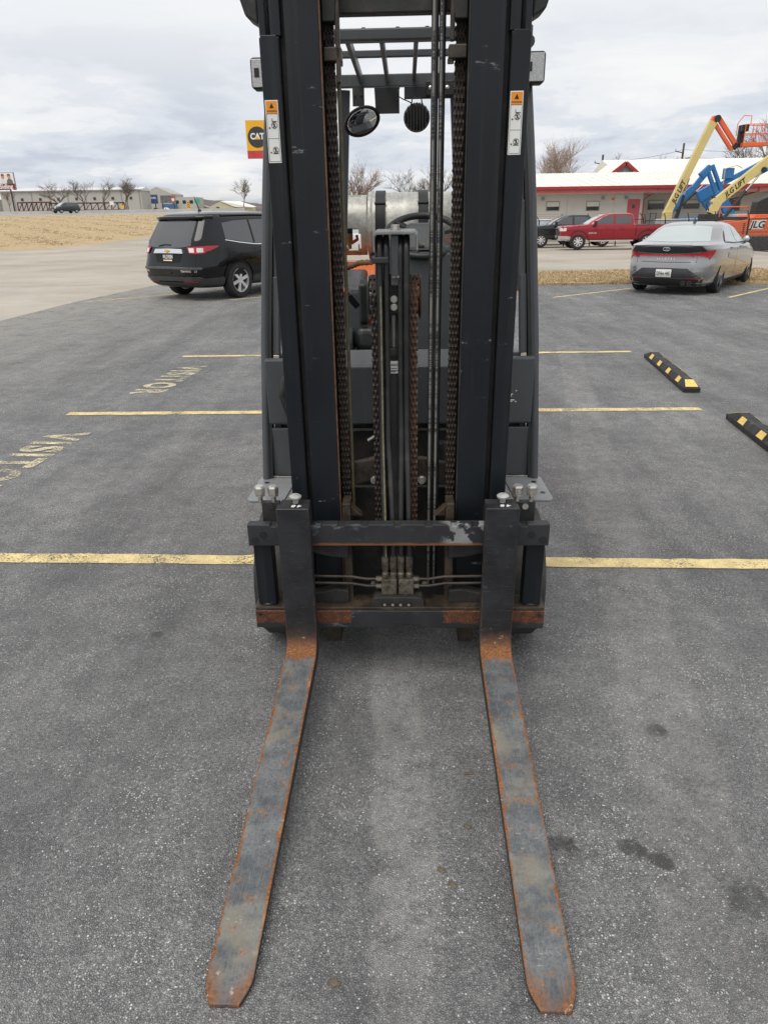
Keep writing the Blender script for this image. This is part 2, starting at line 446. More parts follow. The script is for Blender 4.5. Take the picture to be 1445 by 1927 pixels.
# grass tufts standing in the strip and on the bank
def tufts(name, mat, spots, h, w, k):
    m = MB()
    for (x, y, z) in spots:
        for _ in range(k):
            a = rnd.uniform(0, 6.283); hh = h * rnd.uniform(.5, 1.3); dx, dy = math.cos(a) * w, math.sin(a) * w
            lx, ly = rnd.gauss(0, hh * .5), rnd.gauss(0, hh * .5); ox, oy = rnd.gauss(0, w * 2), rnd.gauss(0, w * 2)
            m.add([(x + ox - dx, y + oy - dy, z - .02), (x + ox + dx, y + oy + dy, z - .02), (x + ox + lx, y + oy + ly, z + hh)], [(0, 1, 2)])
    return struct(m.build(name, mat), 'stuff')
sp = [(rnd.uniform(3.2, 12), 18.15 + 3.85 * rnd.random() ** 1.2, .045) for _ in range(5200)]
sp += [(rnd.uniform(8, 12), rnd.uniform(17.75, 18.2), .045) for _ in range(500)] + [(rnd.uniform(3.1, 8), 18.13 + rnd.gauss(0, .07), .01) for _ in range(500)]
tufts('dry_grass', M_grass, sp, .05, .012, 3)
sp = []
while len(sp) < 9000:
    y = 48 + 66 * rnd.random() ** 1.4; x = -rnd.uniform(.12, .62) * y
    if y > 50 + max(0, (x + 21.5)) * 3.2: sp.append((x, y, terrain(x, y) + .06))
tufts('bank_grass', M_grass, sp, .08, .03, 3)

# ------------------------------------------------------------------ road on the bank, with kerb line
M_road = pm('grey_road', (.30, .30, .305), .9, var=.12, vs=.4)
m = MB()
m.grid([(x, y, bank_h(y) + .14 + (.0 if 0 < k < 3 else -.35)) for k, y in enumerate((116.2, 116.6, 131.5, 132.0)) for x in (-260, -23)], 2, 4)
struct(m.build('road', M_road))
M_kerb = pm('pale_concrete', (.50, .47, .42), .9, var=.12, vs=.8)
m = MB(); m.box(-260, -23, 132.0, 132.6, 2.5, 3.35)
tag(m.build('road_barrier', M_kerb), 'low pale concrete barrier along the far side of the road', 'barrier')

# ------------------------------------------------------------------ painted markings, parts of the car park
def stripe(p, q, w, mat=M_line, name='painted_line'):
    p, q = Vector((*p, 0)), Vector((*q, 0)); d = (q - p).normalized(); nrm = Vector((-d.y, d.x, 0)); n = max(2, int((q - p).length / .08))
    L, Rr = [], []
    for i in range(n + 1):
        a = p.lerp(q, i / n)
        L.append(a + nrm * (w / 2 + rnd.gauss(0, .0036))); Rr.append(a - nrm * (w / 2 + rnd.gauss(0, .0022)))
    m = MB(); m.add([(v.x, v.y, .004) for v in L + Rr], [(i, i + 1, n + 2 + i, n + 1 + i) for i in range(n)])
    return m.build(name, mat, lot)
for p, q, w in (((-3.15, 3.37), (2.45, 3.07), .102), ((-2.83, 6.26), (2.79, 6.085), .102), ((-2.52, 9.085), (3.11, 8.925), .102),
                ((3.57, 15.29), (5.75, 16.97), .085), ((6.98, 14.78), (8.62, 16.45), .085), ((8.62, 16.45), (9.6, 17.3), .085),
                ((-6.31, 15.9), (-3.2, 18.75), .085), ((-3.25, 15.77), (-.6, 18.1), .085)):
    stripe(p, q, w)
for (x, y) in ((-2.64, 4.93), (-2.31, 7.72)):
    o = letters('painted_lettering', 'VISITOR', .44, M_worn, (x, y, .004), (-.10, -.995, 0), (.995, -.10, 0), lot, space=1.2, bold=.019, sx=.76)

# ------------------------------------------------------------------ wheel stops
M_rubber = pm('black_rubber', (.020, .021, .023), .72, var=.3, vs=9, dirt=(.075, .072, .068), ds=14, dth=(.5, .75), bump=.35, bs=70)
t = NT('yellow_patch'); c = t.mix(t.step(t.noise(30, 5), .4, .7), (.83, .58, .17), (.74, .47, .10))
c = t.mix(t.step(t.noise(55, 6, .7), .60, .70), c, (.20, .16, .09)); M_patch = t.out(c, .6)
def wheel_stop(loc, ang, label, n=4):
    e = empty('wheel_stop', (*loc, 0), ang); tag(e, label, 'wheel stop', 'rubber wheel stops on the car park')
    L, b, tp, hb, ht = 1.83, .078, .042, .042, .098
    def sec(y, k, hz): return [(-b, y, .003), (-b, y, hb * hz), (-(tp + (b - tp) * (1 - k)), y, hb + (ht - hb) * k), ((tp + (b - tp) * (1 - k)), y, hb + (ht - hb) * k), (b, y, hb * hz), (b, y, .003)]
    st = [(0, 0, 1), (.16, 1, 1)] + [(.16 + (L - .32) * i / 16, 1, 1) for i in range(1, 16)] + [(L - .16, 1, 1), (L, 0, 1)]
    m = MB(); v = []
    for i, (y, k, hz) in enumerate(st):
        v += [(x, yy, z - (.012 if (3 < i < len(st) - 4 and i % 4 == 2 and z > .08) else 0)) for x, yy, z in sec(y, k, hz)]
    f = [(i * 6 + k, i * 6 + (k + 1) % 6, (i + 1) * 6 + (k + 1) % 6, (i + 1) * 6 + k) for i in range(len(st) - 1) for k in range(6)]
    f += [tuple(range(6)), tuple(range((len(st) - 1) * 6, len(st) * 6))]
    m.add(v, f); m.build('block', M_rubber, e, bevel=.004)
    nx, nz = -(ht - hb), -(tp - b); ln = math.hypot(nx, nz); nx, nz = nx / ln, abs(nz) / ln
    for s in (-1, 1):
        for i in range(n):
            y = .30 + i * (L - .62) / (n - 1) ; q = MB()
            P = lambda tt, yy: (s * (b + (tp - b) * tt - nx * .003), yy, hb + (ht - hb) * tt + nz * .003)
            q.add([P(.1, y - .06), P(.1, y + .06), P(.93, y + .052), P(.93, y - .052)], [(0, 1, 2, 3)])
            o = q.build('yellow_patch', M_patch, e); sm = o.modifiers.new('t', 'SOLIDIFY'); sm.thickness = .003
    for yy, d in ((0, 1), (L, -1)):
        q = MB(); P = lambda x, tt: (x * (b * .78 + (tp - b * .78) * tt), yy + d * .16 * tt, hb + (ht - hb) * tt + .004)
        q.add([P(-1, .12), P(1, .12), P(.9, .9), P(-.9, .9)], [(0, 1, 2, 3)])
        o = q.build('end_patch', M_patch, e); sm = o.modifiers.new('t', 'SOLIDIFY'); sm.thickness = .003
    return e
wheel_stop((2.96, 6.70), -math.atan2(.25, 1.85), 'black rubber wheel stop with yellow patches lying whole in view, farther from the forklift')
wheel_stop((2.72, 3.93), -math.atan2(.22, 1.85), 'black rubber wheel stop with yellow patches cut off by the right edge')

# ------------------------------------------------------------------ crumbs of dirt and grit on the asphalt
M_clod = pm('dirt', (.13, .105, .075), .95, var=.35, vs=60, bump=.6, bs=200)
def clod(x, y, sx, sy, sz, rot, label):
    bm = bmesh.new(); bmesh.ops.create_icosphere(bm, subdivisions=2, radius=1)
    for v in bm.verts:
        k = 1 + rnd.uniform(-.22, .22); v.co = Vector((v.co.x * sx * k, v.co.y * sy * k, max(v.co.z, -.4) * sz * k + sz * .4))
    me = bpy.data.meshes.new('dirt_clod'); bm.to_mesh(me); bm.free(); me.materials.append(M_clod)
    o = bpy.data.objects.new('dirt_clod', me); col.objects.link(o); o.location = (x, y, .0); o.rotation_euler.z = rot
    return tag(o, label, 'dirt clod', 'dirt crumbs between the forks')
clod(-.13, 1.075, .014, .009, .006, -.3, 'small brown dirt crumb nearest the camera, beside the left fork tip')
clod(.25, 1.72, .017, .006, .005, .1, 'thin brown dirt crumb farthest up between the forks')
clod(.222, 1.512, .013, .007, .005, -.5, 'small brown dirt crumb beside the middle of the right fork')
clod(.137, 1.37, .013, .008, .005, -.6, 'brown dirt crumb, left one of the close pair between the forks')
clod(.163, 1.325, .013, .008, .005, -.4, 'brown dirt crumb, right one of the close pair between the forks')
M_grit = pm('grit', (.42, .39, .35), .9, var=.45, vs=3)
m = MB()
for _ in range(1500):
    y = .75 + 6.5 * rnd.random() ** 1.7; x = rnd.uniform(-.62, .62) * (y + .9); r = rnd.uniform(.0012, .0032)
    a = rnd.uniform(0, 6.28); k = [(math.cos(a + i * 2.09) * r * rnd.uniform(.7, 1.3), math.sin(a + i * 2.09) * r * rnd.uniform(.7, 1.3)) for i in range(3)]
    m.add([(x + k[0][0], y + k[0][1], 0), (x + k[1][0], y + k[1][1], 0), (x + k[2][0], y + k[2][1], 0), (x, y, r * 1.1)], [(0, 1, 3), (1, 2, 3), (2, 0, 3)])
struct(m.build('loose_grit', M_grit), 'stuff')
# ------------------------------------------------------------------ forklift materials
def worn_paint(name, base, rough, scuff=(.16, .165, .17), sth=(.66, .74), rust=None, rth=(.68, .78), stretch=(1, 1, 1), dust=(.10, .095, .085), coat=0.0, spec=.5):
    t = NT(name)
    c = t.mix(t.step(t.noise(3.5, 5, .6), .3, .7), sc3(base, .86), sc3(base, 1.14))
    c = t.mix(t.step(t.noise(2.1, 6, .7), .5, .85, 0, .35), c, dust)
    c = t.mix(t.step(t.noise(1.0, 5, .65, t.vec(scale=(26, 26, .7))), .50, .72, 0, .5), c, sc3(dust, 1.15))
    ch = t.voro(34); hs = t.n.new('ShaderNodeSeparateColor'); t.l.new(ch.outputs['Color'], hs.inputs[0])
    c = t.mix(t.math('MULTIPLY', t.math('GREATER_THAN', hs.outputs[0], .965), t.step(ch.outputs['Distance'], .16, .08, 0, .7)), c, scuff)
    s = t.step(t.noise(11, 8, .72, t.vec(scale=stretch)), *sth)
    c = t.mix(s, c, scuff)
    if rust is not None:
        k = t.step(t.noise(16, 7, .7), *rth); c = t.mix(k, c, t.mix(t.noise(60, 4), sc3(rust, .6), sc3(rust, 1.25)))
    r = t.math('MULTIPLY_ADD', t.noise(5, 5, .6, t.vec(scale=(1, 1, .4))), .44, rough - .22)
    return t.out(c, r, 0, t.bump(t.noise(180, 3), .06, .003), Coat_Weight=coat, Coat_Roughness=.12, Specular_IOR_Level=spec)
M_mast = worn_paint('blue_black_mast_paint', (.0095, .0120, .0155), .36, sth=(.645, .70), dust=(.026, .027, .028), stretch=(.6, 1, 2.2), spec=.32)
M_body = worn_paint('charcoal_body_paint', (.060, .065, .071), .42, sth=(.78, .84), dust=(.075, .075, .073))
M_black = pm('matt_black', (.012, .0125, .0135), .55, var=.25, vs=8, dirt=(.05, .047, .043), ds=7, dth=(.5, .8))
M_dark = pm('grimy_black_steel', (.017, .0165, .0155), .6, var=.35, vs=12, dirt=(.055, .047, .038), ds=9, dth=(.45, .75), bump=.15, bs=140)
M_grease = pm('greasy_brown_steel', (.050, .036, .024), .45, var=.4, vs=14, dirt=(.020, .016, .012), ds=20, dth=(.45, .65), bump=.2, bs=160)
M_rust = pm('rust', (.26, .095, .030), .85, var=.45, vs=30, dirt=(.10, .04, .018), ds=35, dth=(.5, .7), bump=.4, bs=220)
M_zinc = pm('zinc_bolt', (.62, .60, .55), .32, .9, var=.12, vs=40, dirt=(.30, .27, .22), ds=60, dth=(.58, .75))
M_steel = pm('bare_steel', (.42, .42, .41), .35, .9, var=.2, vs=20)
M_alu = pm('grimy_cast_block', (.125, .108, .082), .55, .35, var=.4, vs=45, dirt=(.042, .034, .025), ds=38, dth=(.45, .68), bump=.3, bs=150)
M_plate = worn_paint('grey_step_plate', (.20, .205, .21), .38, scuff=(.42, .42, .41), sth=(.62, .78), rust=(.34, .14, .06), rth=(.74, .8), dust=(.2, .2, .19))
M_hose = pm('hose_rubber', (.014, .014, .015), .42, var=.25, vs=10, dirt=(.04, .037, .033), ds=16, dth=(.5, .75))
M_hosep = NT('hose_print_stripe')
_s = M_hosep.noise(1.0, 2, .5, M_hosep.vec(scale=(1, 1, 210)))
_s2 = M_hosep.noise(1.0, 3, .6, M_hosep.vec(scale=(1, 1, 9)))
M_hosep = M_hosep.out(M_hosep.mix(M_hosep.math('MULTIPLY', M_hosep.step(_s, .45, .55), M_hosep.step(_s2, .42, .5)), (.20, .196, .18), (.045, .045, .043)), .6)
M_chain = pm('chain_steel', (.052, .036, .026), .5, .35, var=.5, vs=50, dirt=(.020, .016, .013), ds=40, dth=(.42, .62))
M_rchain = pm('rusty_chain_steel', (.115, .060, .036), .6, .3, var=.5, vs=50, dirt=(.05, .028, .02), ds=40, dth=(.45, .65))
M_white = pm('white_print', (.74, .74, .71), .5, var=.05)
M_ink = pm('black_print', (.012, .012, .012), .5, var=.1)
M_orange = pm('orange_print', (.80, .27, .015), .5, var=.06)
M_hood = pm('orange_hood', (.72, .155, .022), .35, var=.08, coat=.3)
M_tyre = pm('tyre_rubber', (.030, .030, .029), .85, var=.3, vs=7, dirt=(.075, .070, .062), ds=9, dth=(.4, .75), bump=.3, bs=60)
M_vinyl = pm('black_vinyl', (.020, .021, .022), .42, var=.2, vs=20)
M_seatg = pm('grey_plastic', (.052, .055, .058), .5, var=.1, vs=9)
t = NT('work_lamp_lens'); vo = t.voro(150); M_lens = t.out(t.mix(t.step(vo.outputs['Distance'], .1, .6), (.55, .56, .55), (.44, .44, .44)), .25, .1, t.bump(vo.outputs['Distance'], .25, .002), Coat_Weight=.4)
M_mirror = NT('mirror_glass').out((.82, .84, .85), .03, 1.0)

# carriage: black paint rubbed through to grey steel and rusted where the forks slide
def carriage_mat(name, rusty):
    t = NT(name); P = t.xyz()
    c = t.mix(t.step(t.noise(6, 6), .3, .7), (.016, .017, .019), (.030, .031, .034))
    s = t.step(t.noise(13, 8, .7, t.vec(scale=(1, 1, 2.4))), .56, .64)
    side = t.math('MULTIPLY', t.step(t.math('ABSOLUTE', P[0]), .08, .20), t.step(t.math('ABSOLUTE', P[0]), .42, .30))
    c = t.mix(t.math('MULTIPLY', s, t.math('MULTIPLY_ADD', side, .75, .10)), c, (.115, .12, .13))
    c = t.mix(t.step(t.noise(25, 6, .7), .60, .72, 0, .6), c, (.052, .044, .036))
    if rusty:
        ax = t.math('ABSOLUTE', t.math('ADD', P[0], .004)); nz = t.math('MULTIPLY', t.math('SUBTRACT', t.noise(30, 5), .5), .035); axn = t.math('ADD', ax, nz)
        m = t.math('MAXIMUM', t.math('MULTIPLY', t.step(axn, .160, .172), t.step(axn, .300, .288)), t.step(axn, .392, .402))
        m = t.math('MULTIPLY', m, t.step(t.math('ADD', P[2], nz), .240, .252))
        rc = t.mix(t.step(t.noise(45, 6, .7), .35, .7), (.055, .019, .009), (.145, .047, .017))
        rc = t.mix(t.step(t.noise(210, 3, .6), .58, .66), rc, (.25, .15, .10))
        c = t.mix(m, c, rc)
    else:
        pt = t.math('MULTIPLY', t.step(t.noise(7, 7, .62, t.vec(loc=(1.4, 0, .2))), .50, .53), t.math('MULTIPLY', t.step(P[0], .13, .19), t.step(P[0], .33, .28)))
        c = t.mix(pt, c, t.mix(t.noise(20, 3), (.14, .145, .15), (.33, .33, .325)))
        e = t.math('MULTIPLY', t.step(t.math('ADD', P[2], t.math('MULTIPLY', t.noise(30, 4), .012)), .576, .568), t.step(t.math('ABSOLUTE', P[0]), .33, .25))
        c = t.mix(t.math('MULTIPLY', e, .9), c, (.20, .075, .028))
    return t.out(c, t.math('MULTIPLY_ADD', t.noise(9, 5), .3, .38), 0, t.bump(t.noise(160, 4), .12, .003))
M_car = carriage_mat('worn_carriage_paint', False)
M_carr = carriage_mat('rusted_carriage_paint', True)

# forks: UV u runs across (0..1), v along the surface in metres from the shank top
def fork_mat(seed):
    t = NT('worn_fork_steel'); U = t.xyz('UV'); u, v = U[0], U[1]; uv = t.tc.outputs['UV']; o = (seed * 3.7, seed * 1.9, 0)
    e = t.math('MULTIPLY', t.math('MINIMUM', u, t.math('SUBTRACT', 1.0, u)), .108)
    W = t.n.new('ShaderNodeVectorMath'); W.operation = 'MULTIPLY'; t.l.new(uv, W.inputs[0]); W.inputs[1].default_value = (.108, 1, 1)
    m = W.outputs[0]
    n1 = t.noise(26, 7, .68, t.vec(m, loc=o)); n2 = t.noise(9, 6, .65, t.vec(m, loc=o)); n3 = t.noise(120, 5, .7, t.vec(m, loc=o))
    across = t.noise(1, 6, .7, t.vec(m, scale=(14, 260, 1), loc=o)); along = t.noise(1, 6, .7, t.vec(m, scale=(330, 16, 1), loc=o))
    vb = .565                                     # where the shank turns into the blade
    blade = t.step(v, vb - .01, vb + .03)
    # shank: black paint with fine level scratches and grey scrapes
    sc = t.mix(t.step(n2, .35, .65), (.011, .0115, .013), (.024, .025, .028))
    sc = t.mix(t.step(across, .56, .70, 0, .55), sc, (.10, .10, .105))
    sc = t.mix(t.step(n1, .63, .70, 0, .45), sc, (.13, .135, .14))
    # blade: blue-grey rubbed steel, ochre stains
    bc = t.mix(t.step(t.math('ADD', t.math('MULTIPLY', n2, .6), t.math('MULTIPLY', n1, .4)), .35, .65), (.060, .068, .078), (.165, .172, .172))
    bc = t.mix(t.step(along, .50, .70, 0, .45), bc, (.27, .272, .265))
    bc = t.mix(t.step(along, .46, .30, 0, .3), bc, (.045, .048, .053))
    bc = t.mix(t.step(n3, .48, .64, 0, .55), bc, (.045, .048, .052))
    bc = t.mix(t.step(t.noise(5, 6, .7, t.vec(m, loc=(seed * 2.2 + 9, 3, 0))), .48, .66, 0, .6), bc, (.25, .225, .17))
    bc = t.mix(t.step(t.noise(17, 7, .7, t.vec(m, loc=(seed + 5, 1, 0))), .545, .66, 0, .75), bc, t.mix(t.step(n3, .4, .6), (.13, .06, .028), (.36, .19, .085)))
    # pale scrape marks in cross bands
    vo = t.voro(1, t.vec(m, scale=(70, 120, 1), loc=o)); cs = t.n.new('ShaderNodeSeparateColor'); t.l.new(vo.outputs['Color'], cs.inputs[0])
    band = t.step(t.noise(1, 3, .5, t.vec(m, scale=(2, 9, 1), loc=(seed * 5, seed, 0))), .52, .64)
    sk = t.math('MULTIPLY', t.math('MULTIPLY', t.step(t.noise(1, 5, .75, t.vec(m, scale=(60, 150, 1), rot=(0, 0, .5), loc=o)), .56, .64), t.step(across, .46, .56)), t.math('MULTIPLY', band, t.step(n1, .38, .6)))
    bc = t.mix(t.math('MULTIPLY', sk, .8), bc, (.60, .56, .48))
    c = t.mix(blade, sc, bc)
    # rust along the edges, round the heel and the tip
    wob = t.math('MULTIPLY', t.math('SUBTRACT', n1, .5), .030)
    wide = t.math('MULTIPLY', blade, t.math('MULTIPLY_ADD', t.noise(5, 4, .6, t.vec(m, loc=(seed, 7, 0))), .030, -.0105))
    edge = t.step(t.math('SUBTRACT', t.math('ADD', e, t.math('MULTIPLY', wob, .75)), wide), .004, -.001)
    edge = t.math('MULTIPLY', edge, t.math('MAXIMUM', t.math('MULTIPLY', blade, t.step(t.noise(1, 5, .7, t.vec(m, scale=(6, 22, 1), loc=(seed * 4, 2, 0))), .36, .50, .25, 1.0)), t.step(v, .22, .40, 0, .8)))
    heel = t.math('MULTIPLY', t.step(t.math('ADD', v, t.math('MULTIPLY', wob, 4.5)), vb - .110, vb - .02), t.step(t.math('ADD', v, t.math('MULTIPLY', wob, 3.0)), vb + .040, vb - .005))
    tip = t.step(t.math('ADD', t.math('ADD', v, t.math('MULTIPLY', wob, 6.0)), t.math('MULTIPLY', e, -1.8)), vb + .985, vb + 1.10)
    rs = t.math('MAXIMUM', edge, t.math('MAXIMUM', heel, tip))
    rc = t.mix(t.step(n3, .3, .7), (.085, .033, .013), (.31, .118, .032))
    rc = t.mix(t.step(n2, .52, .74), rc, (.38, .165, .05))
    rc = t.mix(t.step(v, vb - .01, vb - .07, 0, .75), rc, (.085, .036, .018))
    rc = t.mix(t.step(n1, .60, .66, 0, .8), rc, (.52, .46, .36))
    c = t.mix(rs, c, rc)
    flank = t.math('GREATER_THAN', u, 1.5)
    c = t.mix(flank, c, t.mix(t.step(n1, .56, .68), (.030, .030, .031), (.11, .055, .028)))
    rough = t.math('ADD', t.math('MULTIPLY', rs, .35), t.math('MULTIPLY_ADD', n1, .25, .33))
    metal = t.math('MULTIPLY', t.math('SUBTRACT', blade, t.math('MULTIPLY', rs, blade)), .12)
    return t.out(c, rough, metal, t.bump(n3, .18, .003))

# ------------------------------------------------------------------ forklift
fl = empty('forklift', (.045, 2.16, 0), R(-2.0))
tag(fl, 'dark forklift with tall mast and two rusty forks on the ground in front', 'forklift')
def P_(mb, name, mat, parent=None, **kw): return mb.build(name, mat, parent if parent is not None else fl, **kw)
ZT = 3.05
for s in (-1, 1):
    # outer rail with slotted top and a welded cover plate
    m = MB()
    m.box(s * .318, s * .372, .185, .205, .14, 2.065)
    m.box(s * .354, s * .372, .185, .205, 2.065, ZT)
    m.box(s * .312, s * .342, .185, .205, 2.065, ZT)
    m.box(s * .354, s * .372, .205, .36, .10, ZT); m.box(s * .305, s * .372, .36, .38, .10, ZT)
    rail = P_(m, 'outer_rail', M_mast, bevel=.003, mast=True)
    m = MB(); m.prism([(s * .320, .45), (s * .373, .45), (s * .373, 2.06), (s * .366, 2.068), (s * .326, 2.068), (s * .320, 2.06)], 'y', .179, .1849); P_(m, 'cover_plate', M_mast, rail, bevel=.002, mast=True)
    # moving inner rail
    m = MB()
    m.box(s * .205, s * .300, .166, .188, .30, ZT); m.box(s * .226, s * .250, .188, .345, .30, ZT); m.box(s * .207, s * .297, .345, .365, .30, ZT)
    m.box(s * .215, s * .292, .19, .26, .16, .36)
    ir = P_(m, 'inner_rail', M_mast, bevel=.004, mast=True)
    m = MB(); m.box(s * .300, s * .318, .212, .222, .12, ZT); P_(m, 'roller_track', M_dark, rail, mast=True)
    m = MB(); m.box(s * .2015, s * .2048, .1675, .190, .35, ZT); P_(m, 'wear_strip', pm('brown_wear_edge', (.13, .062, .030), .6, var=.4, vs=20) if s < 0 else M_dark, ir, mast=True)
    m = MB(); m.box(s * .176, s * .206, .275, .300, .25, ZT); P_(m, 'chain_backing', M_grease, ir, mast=True)
    # mast foot
    m = MB(); m.box(s * .228, s * .285, .225, .315, .052, .22); P_(m, 'mast_foot', M_grease, bevel=.004, mast=True)
    # lug and gusset near the top of the inner rail
    m = MB(); m.prism([(s * .2, 2.10), (s * .165, 2.10), (s * .150, 2.30), (s * .2, 2.45)], 'y', .205, .26); P_(m, 'gusset', M_dark, bevel=.003, mast=True)
    m = MB(); m.box(s * .153, s * .166, .21, .235, 1.955 if s < 0 else 2.05, 2.4); m.box(s * .150, s * .200, .21, .262, 2.008, 2.042); P_(m, 'chain_anchor', M_grease, bevel=.003, mast=True)
    m = MB(); m.hexbolt((s * .156, .222, 2.008), (0, 0, -1), .009, .012); P_(m, 'anchor_nut', M_grease, mast=True)
    # box on the outside of the mast top
    m = MB(); m.prism([(s * .374, 2.096), (s * .410, 2.116), (s * .424, 2.16), (s * .424, ZT), (s * .374, ZT)], 'y', .20, .30); P_(m, 'mast_side_box', M_black, bevel=.006, mast=True)
    # warning label
    x0, x1, z0, z1 = (-.369, -.332, 1.752, 1.912) if s < 0 else (.325 - .003, .362 - .003, 1.762, 1.922)
    y = .1776
    m = MB(); m.box(x0, x1, y, .179, z0, z1); dc = P_(m, 'warning_label', M_white, mast=True, bevel=.001); dc['label'] = 'orange and white warning label with pictograms'
    xm, w = (x0 + x1) / 2, x1 - x0
    m = MB(); m.box(x0 + .0025, x1 - .0025, y - .0006, y - .0001, z1 - .033, z1 - .0025); P_(m, 'label_header', M_orange, dc, mast=True)
    m = MB(); m.add([(xm - .0065, y - .0010, z1 - .020), (xm + .0065, y - .0010, z1 - .020), (xm, y - .0010, z1 - .007)], [(0, 1, 2)]); P_(m, 'label_print', M_ink, dc, mast=True)
    letters('label_print', 'WARNING', .0062, M_ink, (xm, y - .0010, z1 - .0275), (1, 0, 0), (0, 0, 1), dc, mast=True, bold=.0001)
    m = MB()
    for zz in (z0 + .0035, z0 + .063, z1 - .0345): m.box(x0 + .0025, x1 - .0025, y - .0004, y - .0001, zz, zz + .0009)
    for xx in (x0 + .0025, x1 - .0034): m.box(xx, xx + .0009, y - .0004, y - .0001, z0 + .0044, z1 - .0345)
    for k, zc_ in enumerate((z0 + .097, z0 + .034)):
        ring = [(xm + .004 + .0078 * math.cos(a * .5236), y - .0006, zc_ + .0078 * math.sin(a * .5236)) for a in range(12)]
        m.tube(ring, .0007, 5, True); m.bar((xm - .0015, y - .0006, zc_ + .0055), (xm + .0095, y - .0006, zc_ - .0055), .0012, .0012)
        m.bar((xm + .004, y - .0006, zc_ + .005), (xm + .0045, y - .0006, zc_ - .001), .0035, .0006, (0, 1, 0)); m.bar((xm + .0045, y - .0006, zc_ - .001), (xm + .001, y - .0006, zc_ - .006), .002, .0006, (0, 1, 0)); m.bar((xm + .0045, y - .0006, zc_ - .001), (xm + .0075, y - .0006, zc_ - .005), .002, .0006, (0, 1, 0))
        m.cyl((xm - .0095, y - .0010, zc_ - .0065), (xm - .0095, y, zc_ - .0065), .0022, 8)
        if k == 0: m.box(xm - .002, xm + .012, y - .0008, y - .0002, zc_ + .0088, zc_ + .0108); m.box(xm - .002, xm - .0005, y - .0008, y - .0002, zc_ + .0108, zc_ + .0175)
        else: m.box(xm - .005, xm + .012, y - .0008, y - .0002, zc_ - .0098, zc_ - .0082)
    P_(m, 'label_print', M_ink, dc, mast=True)
# crossbeams between the rails
m = MB(); m.box(-.168, .168, .265, .315, 2.128, 2.20); P_(m, 'mast_crossbar', M_dark, bevel=.004, mast=True)
sh = [(-.214, .772), (-.185, .772), (-.13, .785), (-.09, .795), (.09, .795), (.13, .785), (.185, .772), (.206, .772), (.206, .690), (.165, .690), (.11, .705), (.05, .712), (-.06, .712), (-.12, .702), (-.165, .690), (-.214, .690)]
m = MB(); m.prism(sh, 'y', .290, .318); br = P_(m, 'mast_bracket', M_grease, bevel=.005, mast=True)
for x in (-.086, .084):
    m = MB(); m.hexbolt((x, .289, .712), (0, -1, 0), .0125, .011); m.cyl((x, .2895, .712), (x, .286, .712), .0165, 14); P_(m, 'bolt', M_zinc, br, mast=True)
m = MB(); m.box(-.20, .20, .36, .385, .30, .655); P_(m, 'lower_crossplate', M_dark, bevel=.004, mast=True)

# ---- chains
def link_mesh(w, ph):
    m = MB(); n = 3; th = w / 6.2
    for i in range(n):
        xc = -w / 2 + th * .8 + (i * 2 + ph) * th * 1.02
        pr = [(.011 * math.cos(a), (.0115 if math.sin(a) >= 0 else -.0115) + .011 * math.sin(a)) for a in [k * math.pi / 4 for k in range(8)]]
        pr = [(.0085 * math.cos(a), .0105 * (1 if k < 4 else -1) + .0085 * math.sin(a)) for k, a in enumerate([math.pi * (k / 3) for k in range(4)] + [math.pi + math.pi * (k / 3) for k in range(4)])]
        m.prism(pr, 'x', xc - th * .43, xc + th * .43)
    m.cyl((-w / 2, 0, .0105), (w / 2, 0, .0105), .0045, 8)
    return m
def chain(x, y, z0, z1, w, mat, label):
    a = MB(); a.box(x - w * .38, x + w * .38, y - .003, y + .003, z0, z1)
    c = P_(a, 'lift_chain', mat, mast=True); c['label'] = label
    pitch = .021; me = []
    for ph in (0, 1):
        o = link_mesh(w, ph).build('chain_link', mat, None); me.append(o.data); bpy.data.objects.remove(o)
    n = int((z1 - z0) / pitch)
    for i in range(n):
        o = bpy.data.objects.new('chain_link', me[i % 2]); col.objects.link(o); o.parent = c
        o.matrix_local = MAST_T @ Matrix.Translation((x, y, z0 + (i + .5) * pitch))
    return c
chain(-.187, .250, .55, 2.20, .030, M_chain, 'greasy dark lift chain along the left rail')
chain(.183, .250, .55, 2.20, .030, M_chain, 'greasy dark lift chain along the right rail')
chain(-.068, .262, .46, 1.40, .036, M_chain, 'greasy lift chain left of the centre cylinder')
chain(.048, .250, .46, 1.40, .038, M_rchain, 'rusty brown lift chain right of the centre cylinder')

# ---- centre cylinder, sheaves and hoses
m = MB(); m.lathe([(.034, .20), (.034, 1.185), (.029, 1.192)], (-.012, .305, 0), 'z', 20); m.lathe([(.036, 1.15), (.036, 1.17)], (-.012, .305, 0), 'z', 20); cyl_ = P_(m, 'lift_cylinder', M_black, smooth=40, mast=True)
m = MB(); m.lathe([(.013, 1.185), (.013, 1.32)], (-.012, .305, 0), 'z', 16); P_(m, 'piston_rod', M_steel, smooth=40, mast=True)
m = MB(); m.box(-.026, .003, .2695, .2705, 1.108, 1.150); lab = P_(m, 'maker_label', M_white, cyl_, mast=True)
letters('label_print', 'OODOS', .0105, M_ink, (-.0115, .2685, 1.137), (1, 0, 0), (0, 0, 1), lab, mast=True, bold=.0003, shear=.25, sx=.8)
m = MB()
for zz, w in ((1.124, .022), (1.117, .026), (1.113, .018)): m.box(-.024, -.024 + w, .2688, .2694, zz, zz + .0022)
P_(m, 'label_print', M_ink, lab, mast=True)
m = MB(); m.box(-.034, .018, .268, .330, 1.300, 1.405); m.box(-.030, .012, .275, .32, 1.405, 1.43); blk = P_(m, 'sheave_block', M_black, bevel=.006, mast=True)
